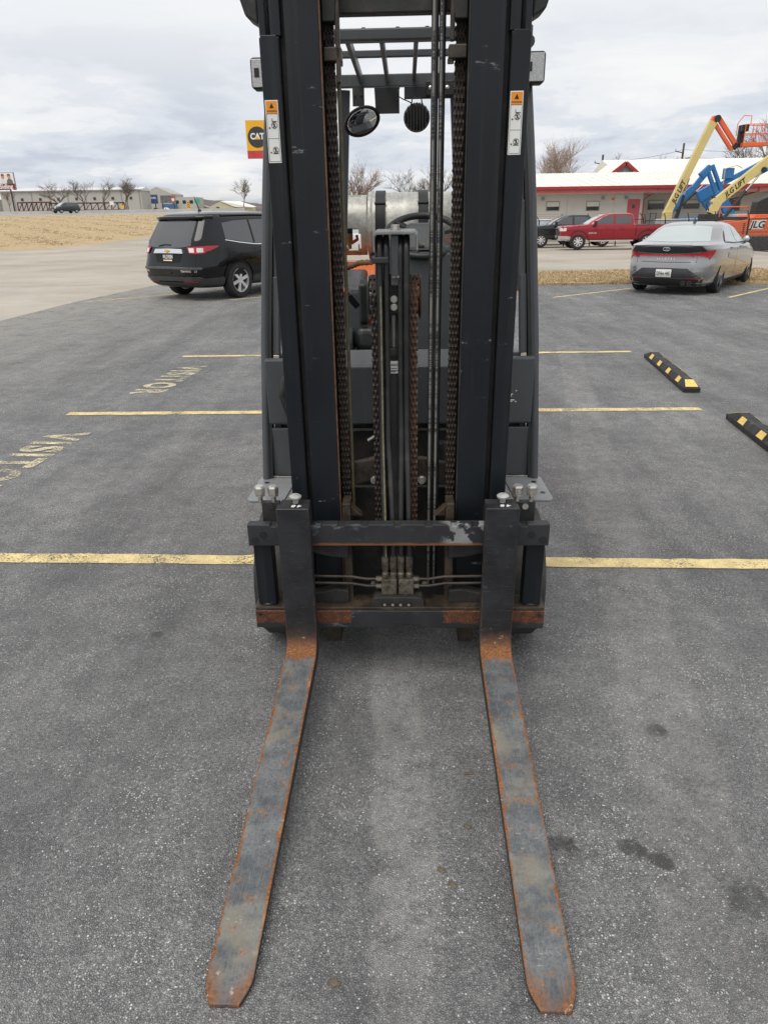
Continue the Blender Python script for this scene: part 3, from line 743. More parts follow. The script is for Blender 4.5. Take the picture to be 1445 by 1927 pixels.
for zz in (1.352, 1.327):
    m = MB(); m.hexbolt((-.010, .268, zz), (0, -1, 0), .0095, .008); m.cyl((-.010, .268, zz), (-.010, .2655, zz), .0115, 14); P_(m, 'bolt', M_zinc, blk, mast=True)
for s, x0, x1, mt in ((-1, -.098, -.044, M_steel), (1, .026, .080, M_rchain)):
    m = MB(); m.lathe([(.030, x0), (.068, x0 + .002), (.072, x0 + .006), (.058, x0 + .010), (.058, x1 - .010), (.072, x1 - .006), (.068, x1 - .002), (.030, x1)], (0, .315, 1.352), 'x', 28)
    sv = P_(m, 'chain_sheave', mt, smooth=35, mast=True)
    mt2 = M_rchain if s > 0 else M_chain
    lk = [link_mesh(.036, ph).build('chain_link', mt2, None) for ph in (0, 1)]; lm = [o.data for o in lk]
    for o in lk: bpy.data.objects.remove(o)
    for i in range(11):
        q = .05 + i * .325; o = bpy.data.objects.new('chain_link', lm[i % 2]); col.objects.link(o); o.parent = sv
        o.matrix_local = MAST_T @ Matrix.Translation(((x0 + x1) / 2, .315 - .064 * math.cos(q), 1.352 + .064 * math.sin(q))) @ Matrix.Rotation(-q, 4, 'X')
# hose guide on top
m = MB()
m.prism([(-.072, 1.500), (-.066, 1.500), (-.066, 1.545), (-.060, 1.551), (.055, 1.551), (.061, 1.545), (.061, 1.505), (.067, 1.505), (.067, 1.553), (.058, 1.562), (-.063, 1.562), (-.072, 1.553)], 'y', .195, .335)
hg = P_(m, 'hose_guide', pm('grey_guide_paint', (.20, .205, .20), .5, var=.15, vs=14, dirt=(.09, .085, .08), ds=20), bevel=.003, mast=True)
m = MB(); m.hexbolt((-.004, .265, 1.562), (0, 0, 1), .0135, .015); m.cyl((-.004, .265, 1.561), (-.004, .265, 1.566), .017, 16); P_(m, 'bolt', M_zinc, hg, mast=True)
m = MB(); m.box(-.018, .006, .215, .245, 1.40, 1.549); P_(m, 'guide_post', M_body, hg, bevel=.003, mast=True)
m = MB(); m.box(-.076, -.024, .186, .236, 1.468, 1.488); P_(m, 'hose_clamp', M_vinyl, hg, bevel=.004, mast=True)
m = MB(); m.cyl((-.014, .206, 1.425), (.004, .206, 1.425), .004, 10); m.hexbolt((.002, .206, 1.425), (1, 0, 0), .007, .006); P_(m, 'clamp_bolt', M_alu, hg, mast=True)
m = MB(); m.cyl((.066, .25, 1.515), (.088, .25, 1.515), .008, 10); P_(m, 'stud', M_alu, hg, mast=True)
for i, (x, xb) in enumerate(((-.054, -.047), (-.033, -.018), (.012, .009), (.031, .038))):
    fx = .010 if i in (1, 2) else 0
    pts = [(xb, .098, .50), (xb, .105, .56)] + [(xb + (x - xb) * q, .12 + .095 * q, .60 + .3 * q) for q in (.2, .5, .8, 1)] + [(x, .215 + fx, 1.1), (x, .212 + fx, 1.40)]
    pts += [(x, .262 - .05 * math.cos(q) + fx, 1.495 + .046 * math.sin(q)) for q in np.linspace(0, math.pi, 9)] + [(x, .312 + fx, 1.40), (x, .34, .95), (x, .35, .45)]
    m = MB(); m.tube(pts, .0103, 12); h = P_(m, 'hose', M_hose, smooth=60, mast=True)
    if i == 0:
        m = MB(); m.tube([(p[0] + .003, p[1] - .0080, p[2]) for p in pts[:8]], .0034, 6); P_(m, 'printed_stripe', pm('olive_stripe', (.17, .155, .085), .6, var=.35, vs=60), h, smooth=60, mast=True)
# two long printed hoses right of centre
for x, r in ((.1125, .0105), (.1335, .0095)):
    m = MB(); m.tube([(x, .245, z) for z in (.30, .8, 1.3, 1.8, 2.4, 3.0)], r, 14); h = P_(m, 'hose', M_hose, smooth=60, mast=True); h['label'] = 'long black hose with pale printed stripe'
    m = MB(); m.tube([(x - .003, .245 - r * .80, z) for z in (.30, .8, 1.3, 1.8, 2.4, 3.0)], r * .42, 8); P_(m, 'printed_stripe', M_hosep, h, smooth=60, mast=True)
    for zz in ((1.42, 1.87, 2.03) if x < .12 else (1.22, 1.63, 2.12)):
        letters('hose_print', 'MSHA IC-40/26   28 MPa (4000 PSI)' if zz != 1.22 else 'Parker  28 MPa (4000 PSI)', .0082, M_ink, (x - .003, .245 - r * .80 - r * .44, zz), (0, 0, 1), (-1, 0, 0), h, mast=True, bold=.0002, sx=.8)
m = MB(); m.tube([(-.163, .255, z) for z in (.60, 1.2, 1.8, 1.96)], .006, 8); P_(m, 'hose', pm('olive_hose', (.085, .072, .04), .6, var=.3, vs=30), smooth=60, mast=True)

# ------------------------------------------------------------------ carriage and side shifter
def notched(x0, x1, z0, z1, cuts, d):
    up_ = [(x0, z1)]
    for c, w in cuts: up_ += [(c - w, z1), (c - w * .7, z1 - d), (c + w * .7, z1 - d), (c + w, z1)]
    return [(x0, z0)] + up_ + [(x1, z1), (x1, z0)]
m = MB(); m.prism(notched(-.515, .512, .562, .642, [(x, .012) for x in (-.425, -.272, -.194, -.114, -.002, .104, .19, .262, .425)], .007), 'y', .052, .086)
cb = P_(m, 'upper_carriage_bar', M_car, bevel=.003, mast=True)
m = MB(); m.box(-.515, .512, .0861, .104, .588, .634); P_(m, 'bar_back', M_dark, cb, mast=True)
for x in (-.462, -.492, .452, .492):
    m = MB(); m.cyl((x, .053, .604 if abs(x) < .48 else .585), (x, .0485, .604 if abs(x) < .48 else .585), .012, 14); P_(m, 'plug', M_black, cb, mast=True)
low = [(-.516, .228), (-.016, .228), (-.008, .242), (.078, .242), (.086, .228), (.519, .228), (.519, .300), (-.516, .300)]
m = MB(); m.prism(low, 'y', .052, .086); lb = P_(m, 'lower_carriage_bar', M_carr, bevel=.003, mast=True)
m = MB(); m.box(-.516, .519, .058, .150, .3005, .312); P_(m, 'bar_ledge', M_grease, lb, bevel=.002, mast=True)
for x in (-.498, .500):
    m = MB(); m.cyl((x, .053, .285), (x, .050, .285), .007, 12); P_(m, 'plug', M_black, lb, mast=True)
for s in (-1, 1):
    m = MB(); m.box(s * .440, s * .505, .072, .130, .316, .561); m.lathe([(.030, .306), (.033, .313), (.028, .321)], (s * .472, .098, 0), 'z', 14); P_(m, 'side_post', M_mast, bevel=.006, mast=True)
    m = MB(); m.prism([(s * .165, .30), (s * .194, .30), (s * .194, .69), (s * .165, .69)], 'y', .120, .200); P_(m, 'carriage_upright', M_grease, bevel=.003, mast=True)
    m = MB(); m.prism([(s * .125, .635), (s * .165, .635), (s * .165, .672)], 'y', .14, .18); P_(m, 'upright_gusset', M_grease, bevel=.002, mast=True)
    m = MB(); m.prism([(s * .175, .495), (s * .175, .555), (s * .30, .555), (s * .30, .518), (s * .235, .500)], 'y', .088, .118); up_ = P_(m, 'upper_slide_pad', M_dark, bevel=.003, mast=True)
    if s > 0:
        m = MB(); m.cyl((s * .205, .0885, .535), (s * .205, .0865, .535), .013, 14); P_(m, 'pad_hole', M_ink, up_, mast=True)
    m = MB(); m.prism([(s * .180, .312), (s * .180, .360), (s * .225, .366), (s * .315, .344), (s * .315, .312)], 'y', .092, .135); P_(m, 'lower_slide_pad', M_dark, bevel=.003, mast=True)
    # back-rest bracket with two studs
    xb = (-.468, -.405) if s < 0 else (.397, .466)
    m = MB(); m.box(xb[0], xb[1], .098, .120, .60, .706); bk = P_(m, 'bolt_bracket', M_black, bevel=.003, mast=True)
    m = MB(); m.cyl((sum(xb) / 2, .098, .690), (sum(xb) / 2, .092, .690), .011, 8); P_(m, 'bracket_bolt', M_zinc if s > 0 else M_dark, bk, mast=True)
    for k, x in enumerate(((-.472, -.426) if s < 0 else (.404, .452))):
        m = MB(); m.cyl((x, .108, .700), (x, .108, .730), .0085, 10); P_(m, 'stud', M_zinc, bk, mast=True)
        m = MB(); m.lathe([(.0165, .727), (.0165, .733)], (x, .108, 0), 'z', 16); m.lathe([(.0150, .733), (.0185, .736), (.0185, .757), (.0150, .763)], (x, .108, 0), 'z', 6); P_(m, 'hex_nut', M_zinc, bk, mast=True)
    # fork locking pin
    m = MB(); x = s * .349; m.lathe([(.0095, .70), (.0095, .733), (.0195, .738), (.0205, .744), (.013, .750)], (x + (.006 if s < 0 else .0), .062, 0), 'z', 18)
    P_(m, 'fork_lock_pin', pm('dull_zinc', (.42, .43, .41), .55, .3, var=.15, vs=40), smooth=40, mast=True)
    # wheel nuts seen below
    m = MB(); m.hexbolt((s * .094, .16, .355), (0, -1, 0), .009, .008); P_(m, 'bolt', M_zinc, mast=True)
# valve block, fittings, steel tubes
for x0, x1 in ((-.061, -.006), (.000, .054)):
    m = MB(); m.box(x0, x1, .080, .125, .350, .412); P_(m, 'valve_block', M_alu, bevel=.003, mast=True)
for x in (-.047, -.018, .009, .038):
    m = MB(); m.lathe([(.0105, .408), (.0125, .412), (.0125, .430), (.0095, .434), (.0095, .442), (.0128, .447), (.0132, .492), (.0118, .500)], (x, .100, 0), 'z', 14); P_(m, 'hose_fitting', M_alu, smooth=35, mast=True)
for s in (-1, 1):
    for k, zz in enumerate((.405, .377)):
        x0 = -.061 if s < 0 else .054
        m = MB(); m.tube([(x0 + s * .012, .100, zz), (x0 + s * .055, .100, zz), (x0 + s * .11, .100, zz + .010), (s * .30, .100, zz + .012), (s * .345, .100, zz + .012)], .0055, 8); P_(m, 'steel_tube', M_grease, smooth=60, mast=True)
        m = MB(); m.hexbolt((x0 - s * .001, .100, zz), (s, 0, 0), .0115, .020); P_(m, 'tube_nut', M_alu, mast=True)
bo = [(-.098, .296), (-.098, .330), (-.088, .346), (-.070, .350), (.066, .350), (.082, .346), (.091, .330), (.091, .296)]
m = MB(); m.prism(bo, 'y', .062, .125); bs_ = P_(m, 'bolt_boss', M_dark, bevel=.003, mast=True)
for x in (-.050, -.021, .007, .036):
    m = MB(); m.lathe([(.0125, .0595), (.0128, .0612), (.0080, .0616)], (x, 0, .320), 'y', 16); P_(m, 'bolt_recess', M_ink, bs_, mast=True)
    m = MB(); m.hexbolt((x, .0612, .322), (0, -1, 0), .0058, .004); P_(m, 'bolt', M_zinc, bs_, mast=True)

# ------------------------------------------------------------------ forks
def fork(xs0, xs1, dx, seed, label):
    """shank and blade as one bent bar; dx = sideways drift towards the tip"""
    top = [(-.012, .717), (-.008, .60), (-.004, .45), (.0, .30), (.0015, .235), (-.002, .205), (-.014, .183), (-.036, .170), (-.062, .1640)]
    bot = [(.034, .717), (.037, .60), (.041, .45), (.045, .30), (.046, .20), (.040, .150), (.022, .128), (-.010, .118), (-.055, .1135)]
    yT, zT = -1.150, .0125
    n = 26
    for i in range(1, n + 1):
        q = i / n; y = -.062 + (yT + .062) * q
        top.append((y, .1640 + (zT - .1640) * q)); bot.append((y, .1135 + (.0005 - .1135) * (q ** .93)))
    cum = [0]
    for a, b in zip(top, top[1:]): cum.append(cum[-1] + math.dist(a, b))
    K = 9; verts, faces, uvs = [], [], []
    def hw(y):
        if y > -1.095: return 1.0
        q = (-1.095 - y) / (1.150 - 1.095); return 1.0 - .38 * q ** 1.5
    st = list(zip(top, bot, cum))
    fine = []
    for a, b in zip(st, st[1:]):
        fine.append(a)
        if a[0][0] < -1.0:
            for q in (.33, .66): fine.append(tuple(tuple(np.array(a[i]) * (1 - q) + np.array(b[i]) * q) for i in (0, 1)) + (a[2] * (1 - q) + b[2] * q,))
    fine.append(st[-1])
    for (ty, tz), (by, bz), cl in fine:
        k = sstep(-.05, -1.15, ty) if False else max(0, min(1, (-.05 - ty) / 1.1))
        xc, w = (xs0 + xs1) / 2 + dx * k, (xs1 - xs0) / 2 * hw(ty)
        for i in range(K): q = i / (K - 1); verts.append((xc - w + 2 * w * q, ty, tz)); uvs.append((.5 + (q - .5) * hw(ty), cl))
        for i in range(K): q = i / (K - 1); verts.append((xc - w + 2 * w * q, by, bz)); uvs.append((.5 + (q - .5) * hw(ty), cl))
    S = 2 * K
    for j in range(len(fine) - 1):
        for i in range(K - 1):
            faces.append((j * S + i, j * S + i + 1, (j + 1) * S + i + 1, (j + 1) * S + i))
            faces.append((j * S + K + i, (j + 1) * S + K + i, (j + 1) * S + K + i + 1, j * S + K + i + 1))
        for i, k in ((0, K), (K - 1, 2 * K - 1)): faces.append((j * S + i, (j + 1) * S + i, (j + 1) * S + k, j * S + k))
    for j in (0, len(fine) - 1):
        for i in range(K - 1): faces.append((j * S + i, j * S + K + i, j * S + K + i + 1, j * S + i + 1))
    me = bpy.data.meshes.new('fork'); me.from_pydata(verts, [], faces)
    uvl = me.uv_layers.new(name='UVMap')
    for p in me.polygons:
        vx = {round(verts[i][0], 5) for i in p.vertices}; q = len({i % S // K for i in p.vertices}) == 2 and len({i % K for i in p.vertices}) == 1
        for li in p.loop_indices:
            a, b_ = uvs[me.loops[li].vertex_index]; uvl.data[li].uv = (2.0 if q else a, b_)
    bm = bmesh.new(); bm.from_mesh(me); bmesh.ops.recalc_face_normals(bm, faces=bm.faces); bm.to_mesh(me); bm.free()
    for p in me.polygons: p.use_smooth = True
    me.set_sharp_from_angle(angle=R(40)); me.materials.append(fork_mat(seed))
    o = bpy.data.objects.new('fork', me); col.objects.link(o); o.parent = fl; o['label'] = label
    b = o.modifiers.new('edge', 'BEVEL'); b.width = .0025; b.segments = 2; b.limit_method = 'ANGLE'; b.angle_limit = R(50)
    m = MB(); m.prism([(.046, .575), (.098, .575), (.098, .66), (.080, .715), (.030, .715)], 'x', xs0 + .004, xs1 - .004); P_(m, 'fork_hook', M_dark, o, bevel=.003)
    letters('chalk_mark', '48', .026, M_white, ((xs0 + xs1) / 2 + (.012 if dx else -.018), .012, .7182), (-1, .05, 0), (.05, -1, 0), o, bold=.0012, shear=.2, space=1.5)
    return o
fork(-.400, -.292, -.026, 1.0, 'left rusty fork with worn blue-grey blade')
fork(.288, .398, .006, 2.3, 'right rusty fork with worn blue-grey blade')

# ------------------------------------------------------------------ truck body behind the mast
def wheel_cushion(x, y, r, w):
    e = empty('wheel', (x, y, r), 0, fl)
    m = MB(); m.lathe([(r * .6, -w / 2), (r * .93, -w / 2), (r, -w / 2 + .025), (r, w / 2 - .025), (r * .93, w / 2), (r * .6, w / 2)], (0, 0, 0), 'x', 44, True); m.build('tyre', M_tyre, e, smooth=35)
    m = MB(); m.lathe([(.02, -w * .3), (r * .6, -w * .35), (r * .6, w * .35), (.02, w * .3)], (0, 0, 0), 'x', 28)
    for k in range(6): a = k * math.pi / 3; m.hexbolt((w * .33 * (1 if x > 0 else -1), math.cos(a) * r * .36, math.sin(a) * r * .36), (1 if x > 0 else -1, 0, 0), .016, .02)
    m.build('rim', pm('pale_rim_paint', (.50, .48, .44), .5, var=.15, dirt=(.2, .18, .15), ds=14), e, smooth=35)
for s in (-1, 1): wheel_cushion(s * .460, .45, .266, .180); wheel_cushion(s * .43, 1.95, .22, .15)
for s in (-1, 1):
    # step plate over the wheel with bolt holes
    pl = [(s * .455, .455), (s * .462, .440), (s * .590, .438), (s * .602, .452), (s * .606, .47), (s * .598, .715), (s * .44, .715)]
    m = MB(); m.prism(pl, 'z', .558, .568); p = P_(m, 'step_plate', M_plate, bevel=.002)
    for x, y in ((.575, .52), (.560, .645)):
        m = MB(); m.cyl((s * x, y, .5685), (s * x, y, .5692), .011, 14); P_(m, 'bolt_hole', M_ink, p)
    m = MB(); m.tube([(s * (.45 + .0125 * i), .708 + .003 * rnd.uniform(-1, 1), .571) for i in range(12)], .0048, 6); P_(m, 'weld_bead', pm('weld', (.30, .29, .27), .5, .5, var=.4, vs=80), p, smooth=60)
    # cowl sides
    m = MB(); m.prism([(.715, .806), (.720, .801), (.735, .798), (.76, .80), (.80, 1.062), (.735, 1.075), (.715, 1.070)], 'x', s * .360, s * .545); P_(m, 'cowl_panel', M_body, bevel=.006)
    m = MB(); m.box(s * .36, s * .545, .722, .76, .568, .783); P_(m, 'lower_cowl_panel', M_body, bevel=.004)
    m = MB(); m.box(s * .50, s * .520, .735, .76, .783, .800); m.box(s * .36, s * .53, .76, .80, .77, .815); P_(m, 'cowl_gap', M_ink)
    # guard pillar: round front tube with a flat inner flange, leaning back
    pts = [(s * .570, .700, .568), (s * .562, .730, .80), (s * .548, .775, 1.135), (s * .534, .815, 1.38), (s * .519, .862, 1.65), (s * .504, .90, 1.86), (s * .490, .945, 2.05), (s * .47, 1.0, 2.19)]
    m = MB(); m.tube(pts, .0165, 14); gp = P_(m, 'guard_pillar', M_body, smooth=60)
    m = MB()
    for a, b in zip(pts, pts[1:]):
        m.bar((a[0] - s * .020, a[1] + .02, a[2]), (b[0] - s * .020, b[1] + .02, b[2]), .014, .05, (0, 1, 0))
    P_(m, 'pillar_seam', M_ink, gp)
    m = MB()
    for a, b in zip(pts[2:], pts[3:]):
        m.bar((a[0] - s * .040, a[1] + .03, a[2] - .06), (b[0] - s * .040, b[1] + .03, b[2]), .027, .05, (0, 1, 0))
    P_(m, 'pillar_flange', M_body, gp, bevel=.003)
    m = MB(); m.box(s * .36, s * .50, .80, .86, 1.06, 1.078); P_(m, 'cowl_lip', M_body, bevel=.004)
    # work lamp on the pillar
    lx = .500 if s > 0 else -.505
    m = MB(); m.prism([(lx - .040, 2.055), (lx - .032, 2.047), (lx + .034, 2.047), (lx + .041, 2.055), (lx + .041, 2.142), (lx + .034, 2.150), (lx - .032, 2.150), (lx - .040, 2.142)], 'y', .885, .945); wl_ = P_(m, 'work_lamp', M_black, bevel=.004)
    m = MB(); m.box(lx - .035, lx + .036, .881, .8848, 2.053, 2.144); P_(m, 'lens', M_lens, wl_, bevel=.002)
    m = MB(); m.box(lx - .026, lx - .008, .8795, .8808, 2.085, 2.115); P_(m, 'lamp_chip', M_black, wl_)
    # tilt lever knuckles beside the mast
    m = MB(); m.lathe([(.012, -.02), (.022, -.016), (.022, .016), (.012, .02)], (s * .385, .42, .80), 'x', 16); m.box(s * .375, s * .397, .40, .44, .56, .79); P_(m, 'tilt_link', M_body, smooth=40)
m = MB(); m.prism([(.72, .800), (.735, .795), (.75, .80), (.78, 1.03), (.80, 1.075), (.79, 1.098), (.73, 1.045), (.72, 1.038)], 'x', -.358, .358); P_(m, 'centre_cowl', M_body, bevel=.005)
m = MB(); m.box(-.36, .36, .80, .90, .20, .80); m.box(-.30, .30, .55, .80, .16, .30); m.box(-.34, .34, .90, 2.05, .11, .50); P_(m, 'chassis', M_ink)  # chassis, plus a rear underbody box added to block light beneath the truck
m = MB(); m.box(-.365, .365, .36, .54, .13, .42); P_(m, 'front_axle', M_ink, bevel=.02)
m = MB(); m.box(-.33, .33, .742, .752, .765, .775); P_(m, 'chassis_lip', M_steel)
m = MB(); m.tube([(-.12, .60, .765), (-.085, .58, .79), (-.04, .58, .80)], .012, 10); P_(m, 'chrome_hose_end', M_steel, smooth=60)
m = MB(); m.lathe([(.05, .30), (.06, .36), (.05, .60), (.03, .62)], (-.16, .62, 0), 'z', 16); P_(m, 'drive_housing', M_dark, smooth=40)
m = MB(); m.lathe([(.04, .30), (.05, .5), (.03, .75)], (.17, .62, 0), 'z', 14); P_(m, 'oil_canister', M_dark, smooth=40)
m = MB(); m.tube([(-.40, .70, 1.07), (-.46, .69, 1.0), (-.475, .69, .93), (-.45, .69, .85), (-.38, .69, .80)], .017, 10); P_(m, 'tilt_hose', M_hose, smooth=60)
# floor, dashboard, seat and operator controls
m = MB(); m.box(-.45, .45, .80, 1.35, .50, .58); P_(m, 'floor_plate', M_dark)
m = MB(); m.box(-.50, .50, .78, .80, .58, 1.05); P_(m, 'firewall', M_dark)
m = MB(); m.prism([(1.10, 1.00), (1.13, 1.455), (1.22, 1.46), (1.34, 1.0)], 'x', .005, .228); P_(m, 'steering_column_cover', M_seatg, bevel=.012)
m = MB(); m.prism([(1.06, .80), (1.07, .995), (1.35, .995), (1.35, .80)], 'x', -.02, .25); P_(m, 'column_base', M_seatg, bevel=.008)
m = MB(); cx_, cy_, cz_ = .105, 1.26, 1.50
sw = [(cx_ + .165 * math.cos(a), cy_ + .165 * math.sin(a) * .86, cz_ + .165 * math.sin(a) * .50 + .02) for a in [k * math.pi / 16 for k in range(32)]]
m.tube(sw, .0155, 10, True); swo = P_(m, 'steering_wheel', M_vinyl, smooth=60)
m = MB()
for a in (.3, 2.4, 4.4): m.bar((cx_, cy_, cz_ + .01), (cx_ + .16 * math.cos(a), cy_ + .16 * math.sin(a) * .86, cz_ + .02 + .16 * math.sin(a) * .5), .045, .016)
m.lathe([(.03, -.06), (.075, -.02), (.07, .02), (.03, .03)], (cx_, cy_, cz_), 'z', 18); P_(m, 'wheel_hub', M_vinyl, swo, smooth=40)
m = MB(); m.prism([(1.14, 1.46), (1.17, 1.50), (1.22, 1.575), (1.27, 1.57), (1.25, 1.46)], 'x', .03, .20); P_(m, 'instrument_pod', M_seatg, bevel=.02)
# operator seat
def pad(name, mat, pts, x0, x1, nb=.03):
    m = MB(); m.prism(pts, 'x', x0, x1); o = P_(m, name, mat, bevel=nb); o.modifiers['edge'].segments = 4; return o
pad('seat_cushion', M_vinyl, [(1.40, .98), (1.42, 1.10), (1.80, 1.07), (1.82, .97)], -.22, .28, .035)
pad('seat_back', M_vinyl, [(1.78, 1.02), (1.86, 1.02), (2.00, 1.45), (1.92, 1.48)], -.14, .30, .04)
pad('armrest', M_vinyl, [(1.42, 1.12), (1.46, 1.10), (1.50, 1.30), (1.45, 1.325), (1.40, 1.30)], -.200, -.160, .012)
m = MB(); m.bar((-.246, 1.28, 1.275), (-.205, 1.34, 1.215), .034, .045, (0, 1, 0)); bk = P_(m, 'belt_buckle', M_vinyl, bevel=.006)
m = MB(); m.bar((-.258, 1.268, 1.292), (-.246, 1.276, 1.276), .024, .036, (0, 1, 0)); P_(m, 'buckle_button', pm('red_plastic', (.62, .05, .07), .4), bk, bevel=.003)
m = MB(); m.tube([(.262, 1.4, 1.20), (.258, 1.4, 1.12)], .011, 10); m.tube([(.258, 1.4, 1.12), (.24, 1.42, 1.05), (.235, 1.42, .97)], .005, 8); P_(m, 'hand_lever', M_seatg, smooth=50)
# hood and counterweight
m = MB(); m.prism([(1.36, .58), (1.36, .96), (1.42, .985), (1.80, 1.0), (2.05, 1.02), (2.05, .58)], 'x', -.48, .48); P_(m, 'engine_hood', M_seatg, bevel=.02)
m = MB(); m.prism([(1.50, .99), (1.51, 1.27), (1.60, 1.315), (1.9, 1.335), (2.04, 1.33), (2.04, .99)], 'x', -.47, -.185); P_(m, 'side_console', M_body, bevel=.02)
m = MB(); m.prism([(1.30, .85), (1.32, 1.05), (1.50, 1.09), (1.50, .85)], 'x', -.40, -.235); P_(m, 'lever_console', M_seatg, bevel=.012)
m = MB(); m.prism([(2.05, .25), (2.05, 1.30), (2.16, 1.37), (2.62, 1.30), (2.72, 1.10), (2.72, .35), (2.6, .25)], 'x', -.52, .52); P_(m, 'counterweight', M_hood, bevel=.035)
# gas tank on its cradle, with straps, collar cut-outs and valve
t = NT('galvanised_tank'); c = t.ramp(t.noise(26, 8, .75), [(.3, (.28, .28, .255)), (.5, (.48, .47, .425)), (.7, (.62, .61, .56))])
c = t.mix(t.step(t.noise(170, 4, .7), .58, .66, 0, .6), c, (.24, .22, .18)); c = t.mix(t.step(t.noise(5, 5, .6, t.vec(scale=(2.4, .4, .4))), .52, .66, 0, .6), c, (.30, .30, .29))
c = t.mix(t.step(t.xyz()[2], 1.44, 1.37, 0, .9), c, t.mix(t.step(t.noise(9, 5), .4, .6), (.33, .31, .28), (.30, .11, .045)))
M_tank = t.out(c, .42, .45, t.bump(t.noise(120, 4), .12, .003))
TR, TZ, TY = .182, 1.548, 2.36
m = MB(); m.lathe([(.02, -.205), (.12, -.203), (.165, -.192), (TR, -.165), (TR, .32), (.15, .37), (.05, .39)], (0, TY, TZ), 'x', 40); tk = P_(m, 'gas_tank', M_tank, smooth=50)
m = MB(); m.lathe([(TR + .003, -.188), (TR + .006, -.18), (TR + .006, -.172), (TR + .003, -.165)], (0, TY, TZ), 'x', 40); P_(m, 'weld_ring', M_tank, tk, smooth=50)
# the collar: a curved guard sheet with a hand slot and a rounded window
m = MB(); NA, NX = 48, 19
a0, a1 = R(-66), R(186)
xx = np.linspace(-.40, -.196, NX); aa = np.linspace(a0, a1, NA)
vid = {}
cv, cf = [], []
for j, a in enumerate(aa):
    for i, x in enumerate(xx):
        for k, r_ in enumerate((TR - .012, TR - .016)):
            vid[(i, j, k)] = len(cv); cv.append((x, TY - r_ * math.cos(a), TZ + r_ * math.sin(a)))
def hole(i, j):
    a = math.degrees((aa[j] + aa[j + 1]) / 2); x = (xx[i] + xx[i + 1]) / 2
    slot = abs(a - 77) < 3.6 and -.335 < x < -.235
    win = (-50 < a < -4) and (-.358 < x < -.225) and not ((a > -10 or a < -44) and (x < -.345 or x > -.24))
    return slot or win
solid = [[not hole(i, j) for i in range(NX - 1)] for j in range(NA - 1)]
for j in range(NA - 1):
    for i in range(NX - 1):
        if not solid[j][i]: continue
        q = [(i, j), (i + 1, j), (i + 1, j + 1), (i, j + 1)]
        cf.append(tuple(vid[(*p, 0)] for p in q)); cf.append(tuple(vid[(*p, 1)] for p in reversed(q)))
        for (p, r_, di, dj) in (((i, j), (i + 1, j), 0, -1), ((i + 1, j), (i + 1, j + 1), 1, 0), ((i + 1, j + 1), (i, j + 1), 0, 1), ((i, j + 1), (i, j), -1, 0)):
            ii, jj = i + di, j + dj
            if ii < 0 or jj < 0 or ii >= NX - 1 or jj >= NA - 1 or not solid[jj][ii]: cf.append((vid[(*p, 0)], vid[(*p, 1)], vid[(*r_, 1)], vid[(*r_, 0)]))
m.add(cv, cf); P_(m, 'tank_collar', M_tank, tk, smooth=30)
M_brass = pm('brass', (.30, .21, .09), .4, .8, var=.3, vs=40)
m = MB(); m.cyl((-.30, 2.26, 1.54), (-.30, 2.26, 1.515), .020, 12); P_(m, 'valve_cap', M_black, tk)
m = MB(); m.lathe([(.012, 1.43), (.012, 1.45), (.020, 1.46), (.021, 1.512), (.016, 1.516)], (-.30, 2.26, 0), 'z', 12); m.tube([(-.30, 2.26, 1.44), (-.31, 2.25, 1.428), (-.40, 2.22, 1.435)], .010, 8); P_(m, 'gas_valve', M_brass, tk, smooth=40)
m = MB(); m.tube([(-.26, 2.30, 1.50), (-.255, 2.29, 1.48), (-.29, 2.30, 1.46)], .010, 8); P_(m, 'valve_wheel', pm('red_plastic', (.62, .05, .07), .4), tk, smooth=40)
for x in (-.117, .127):
    m = MB(); ring = []
    for k in range(25):
        a = R(-60 + k * 12.5); ring.append((x, TY - (TR + .006) * math.cos(a), TZ + (TR + .006) * math.sin(a)))
    for p, q in zip(ring, ring[1:]): m.bar(p, q, .055, .006, (0, 0, 1) if abs(q[2] - p[2]) < abs(q[1] - p[1]) else (0, 1, 0))
    # strap band is wide along x
    m2 = MB(); v = []
    for (px, py, pz) in ring:
        d = Vector((0, py - TY, pz - TZ)).normalized()
        v += [(x - .028, py, pz), (x + .028, py, pz), (x + .028, py + d.y * .005, pz + d.z * .005), (x - .028, py + d.y * .005, pz + d.z * .005)]
    m2.add(v, [(i * 4 + k, i * 4 + (k + 1) % 4, (i + 1) * 4 + (k + 1) % 4, (i + 1) * 4 + k) for i in range(len(ring) - 1) for k in range(4)])
    st_ = P_(m2, 'tank_strap', M_black, tk, smooth=40)
    m = MB(); m.cyl((x - .031, TY - .150, TZ + .122), (x + .031, TY - .150, TZ + .122), .008, 10); P_(m, 'strap_hinge', M_black, st_, smooth=40)
m = MB(); m.prism([(2.20, 1.33), (2.24, 1.40), (2.48, 1.40), (2.52, 1.33)], 'x', -.18, .34); P_(m, 'tank_cradle', M_black, bevel=.004)
m = MB(); m.tube([(-.235, 2.1, 1.46), (-.235, 2.1, 1.40)], .004, 6); P_(m, 'rod', M_rust)
# armoured gas hose
m = MB(); pts = [(-.37, 1.55, 1.345), (-.30, 1.5, 1.36), (-.24, 1.45, 1.38), (-.19, 1.40, 1.40), (-.12, 1.35, 1.405)]
fine = []
for a, b in zip(pts, pts[1:]): fine += [tuple(Vector(a).lerp(Vector(b), q)) for q in (0, .166, .333, .5, .666, .833)]
m.tube(fine, [.0145 if i % 2 else .0105 for i in range(len(fine))], 10); P_(m, 'armoured_hose', pm('rusty_spiral', (.17, .085, .04), .6, .4, var=.5, vs=18), smooth=50)
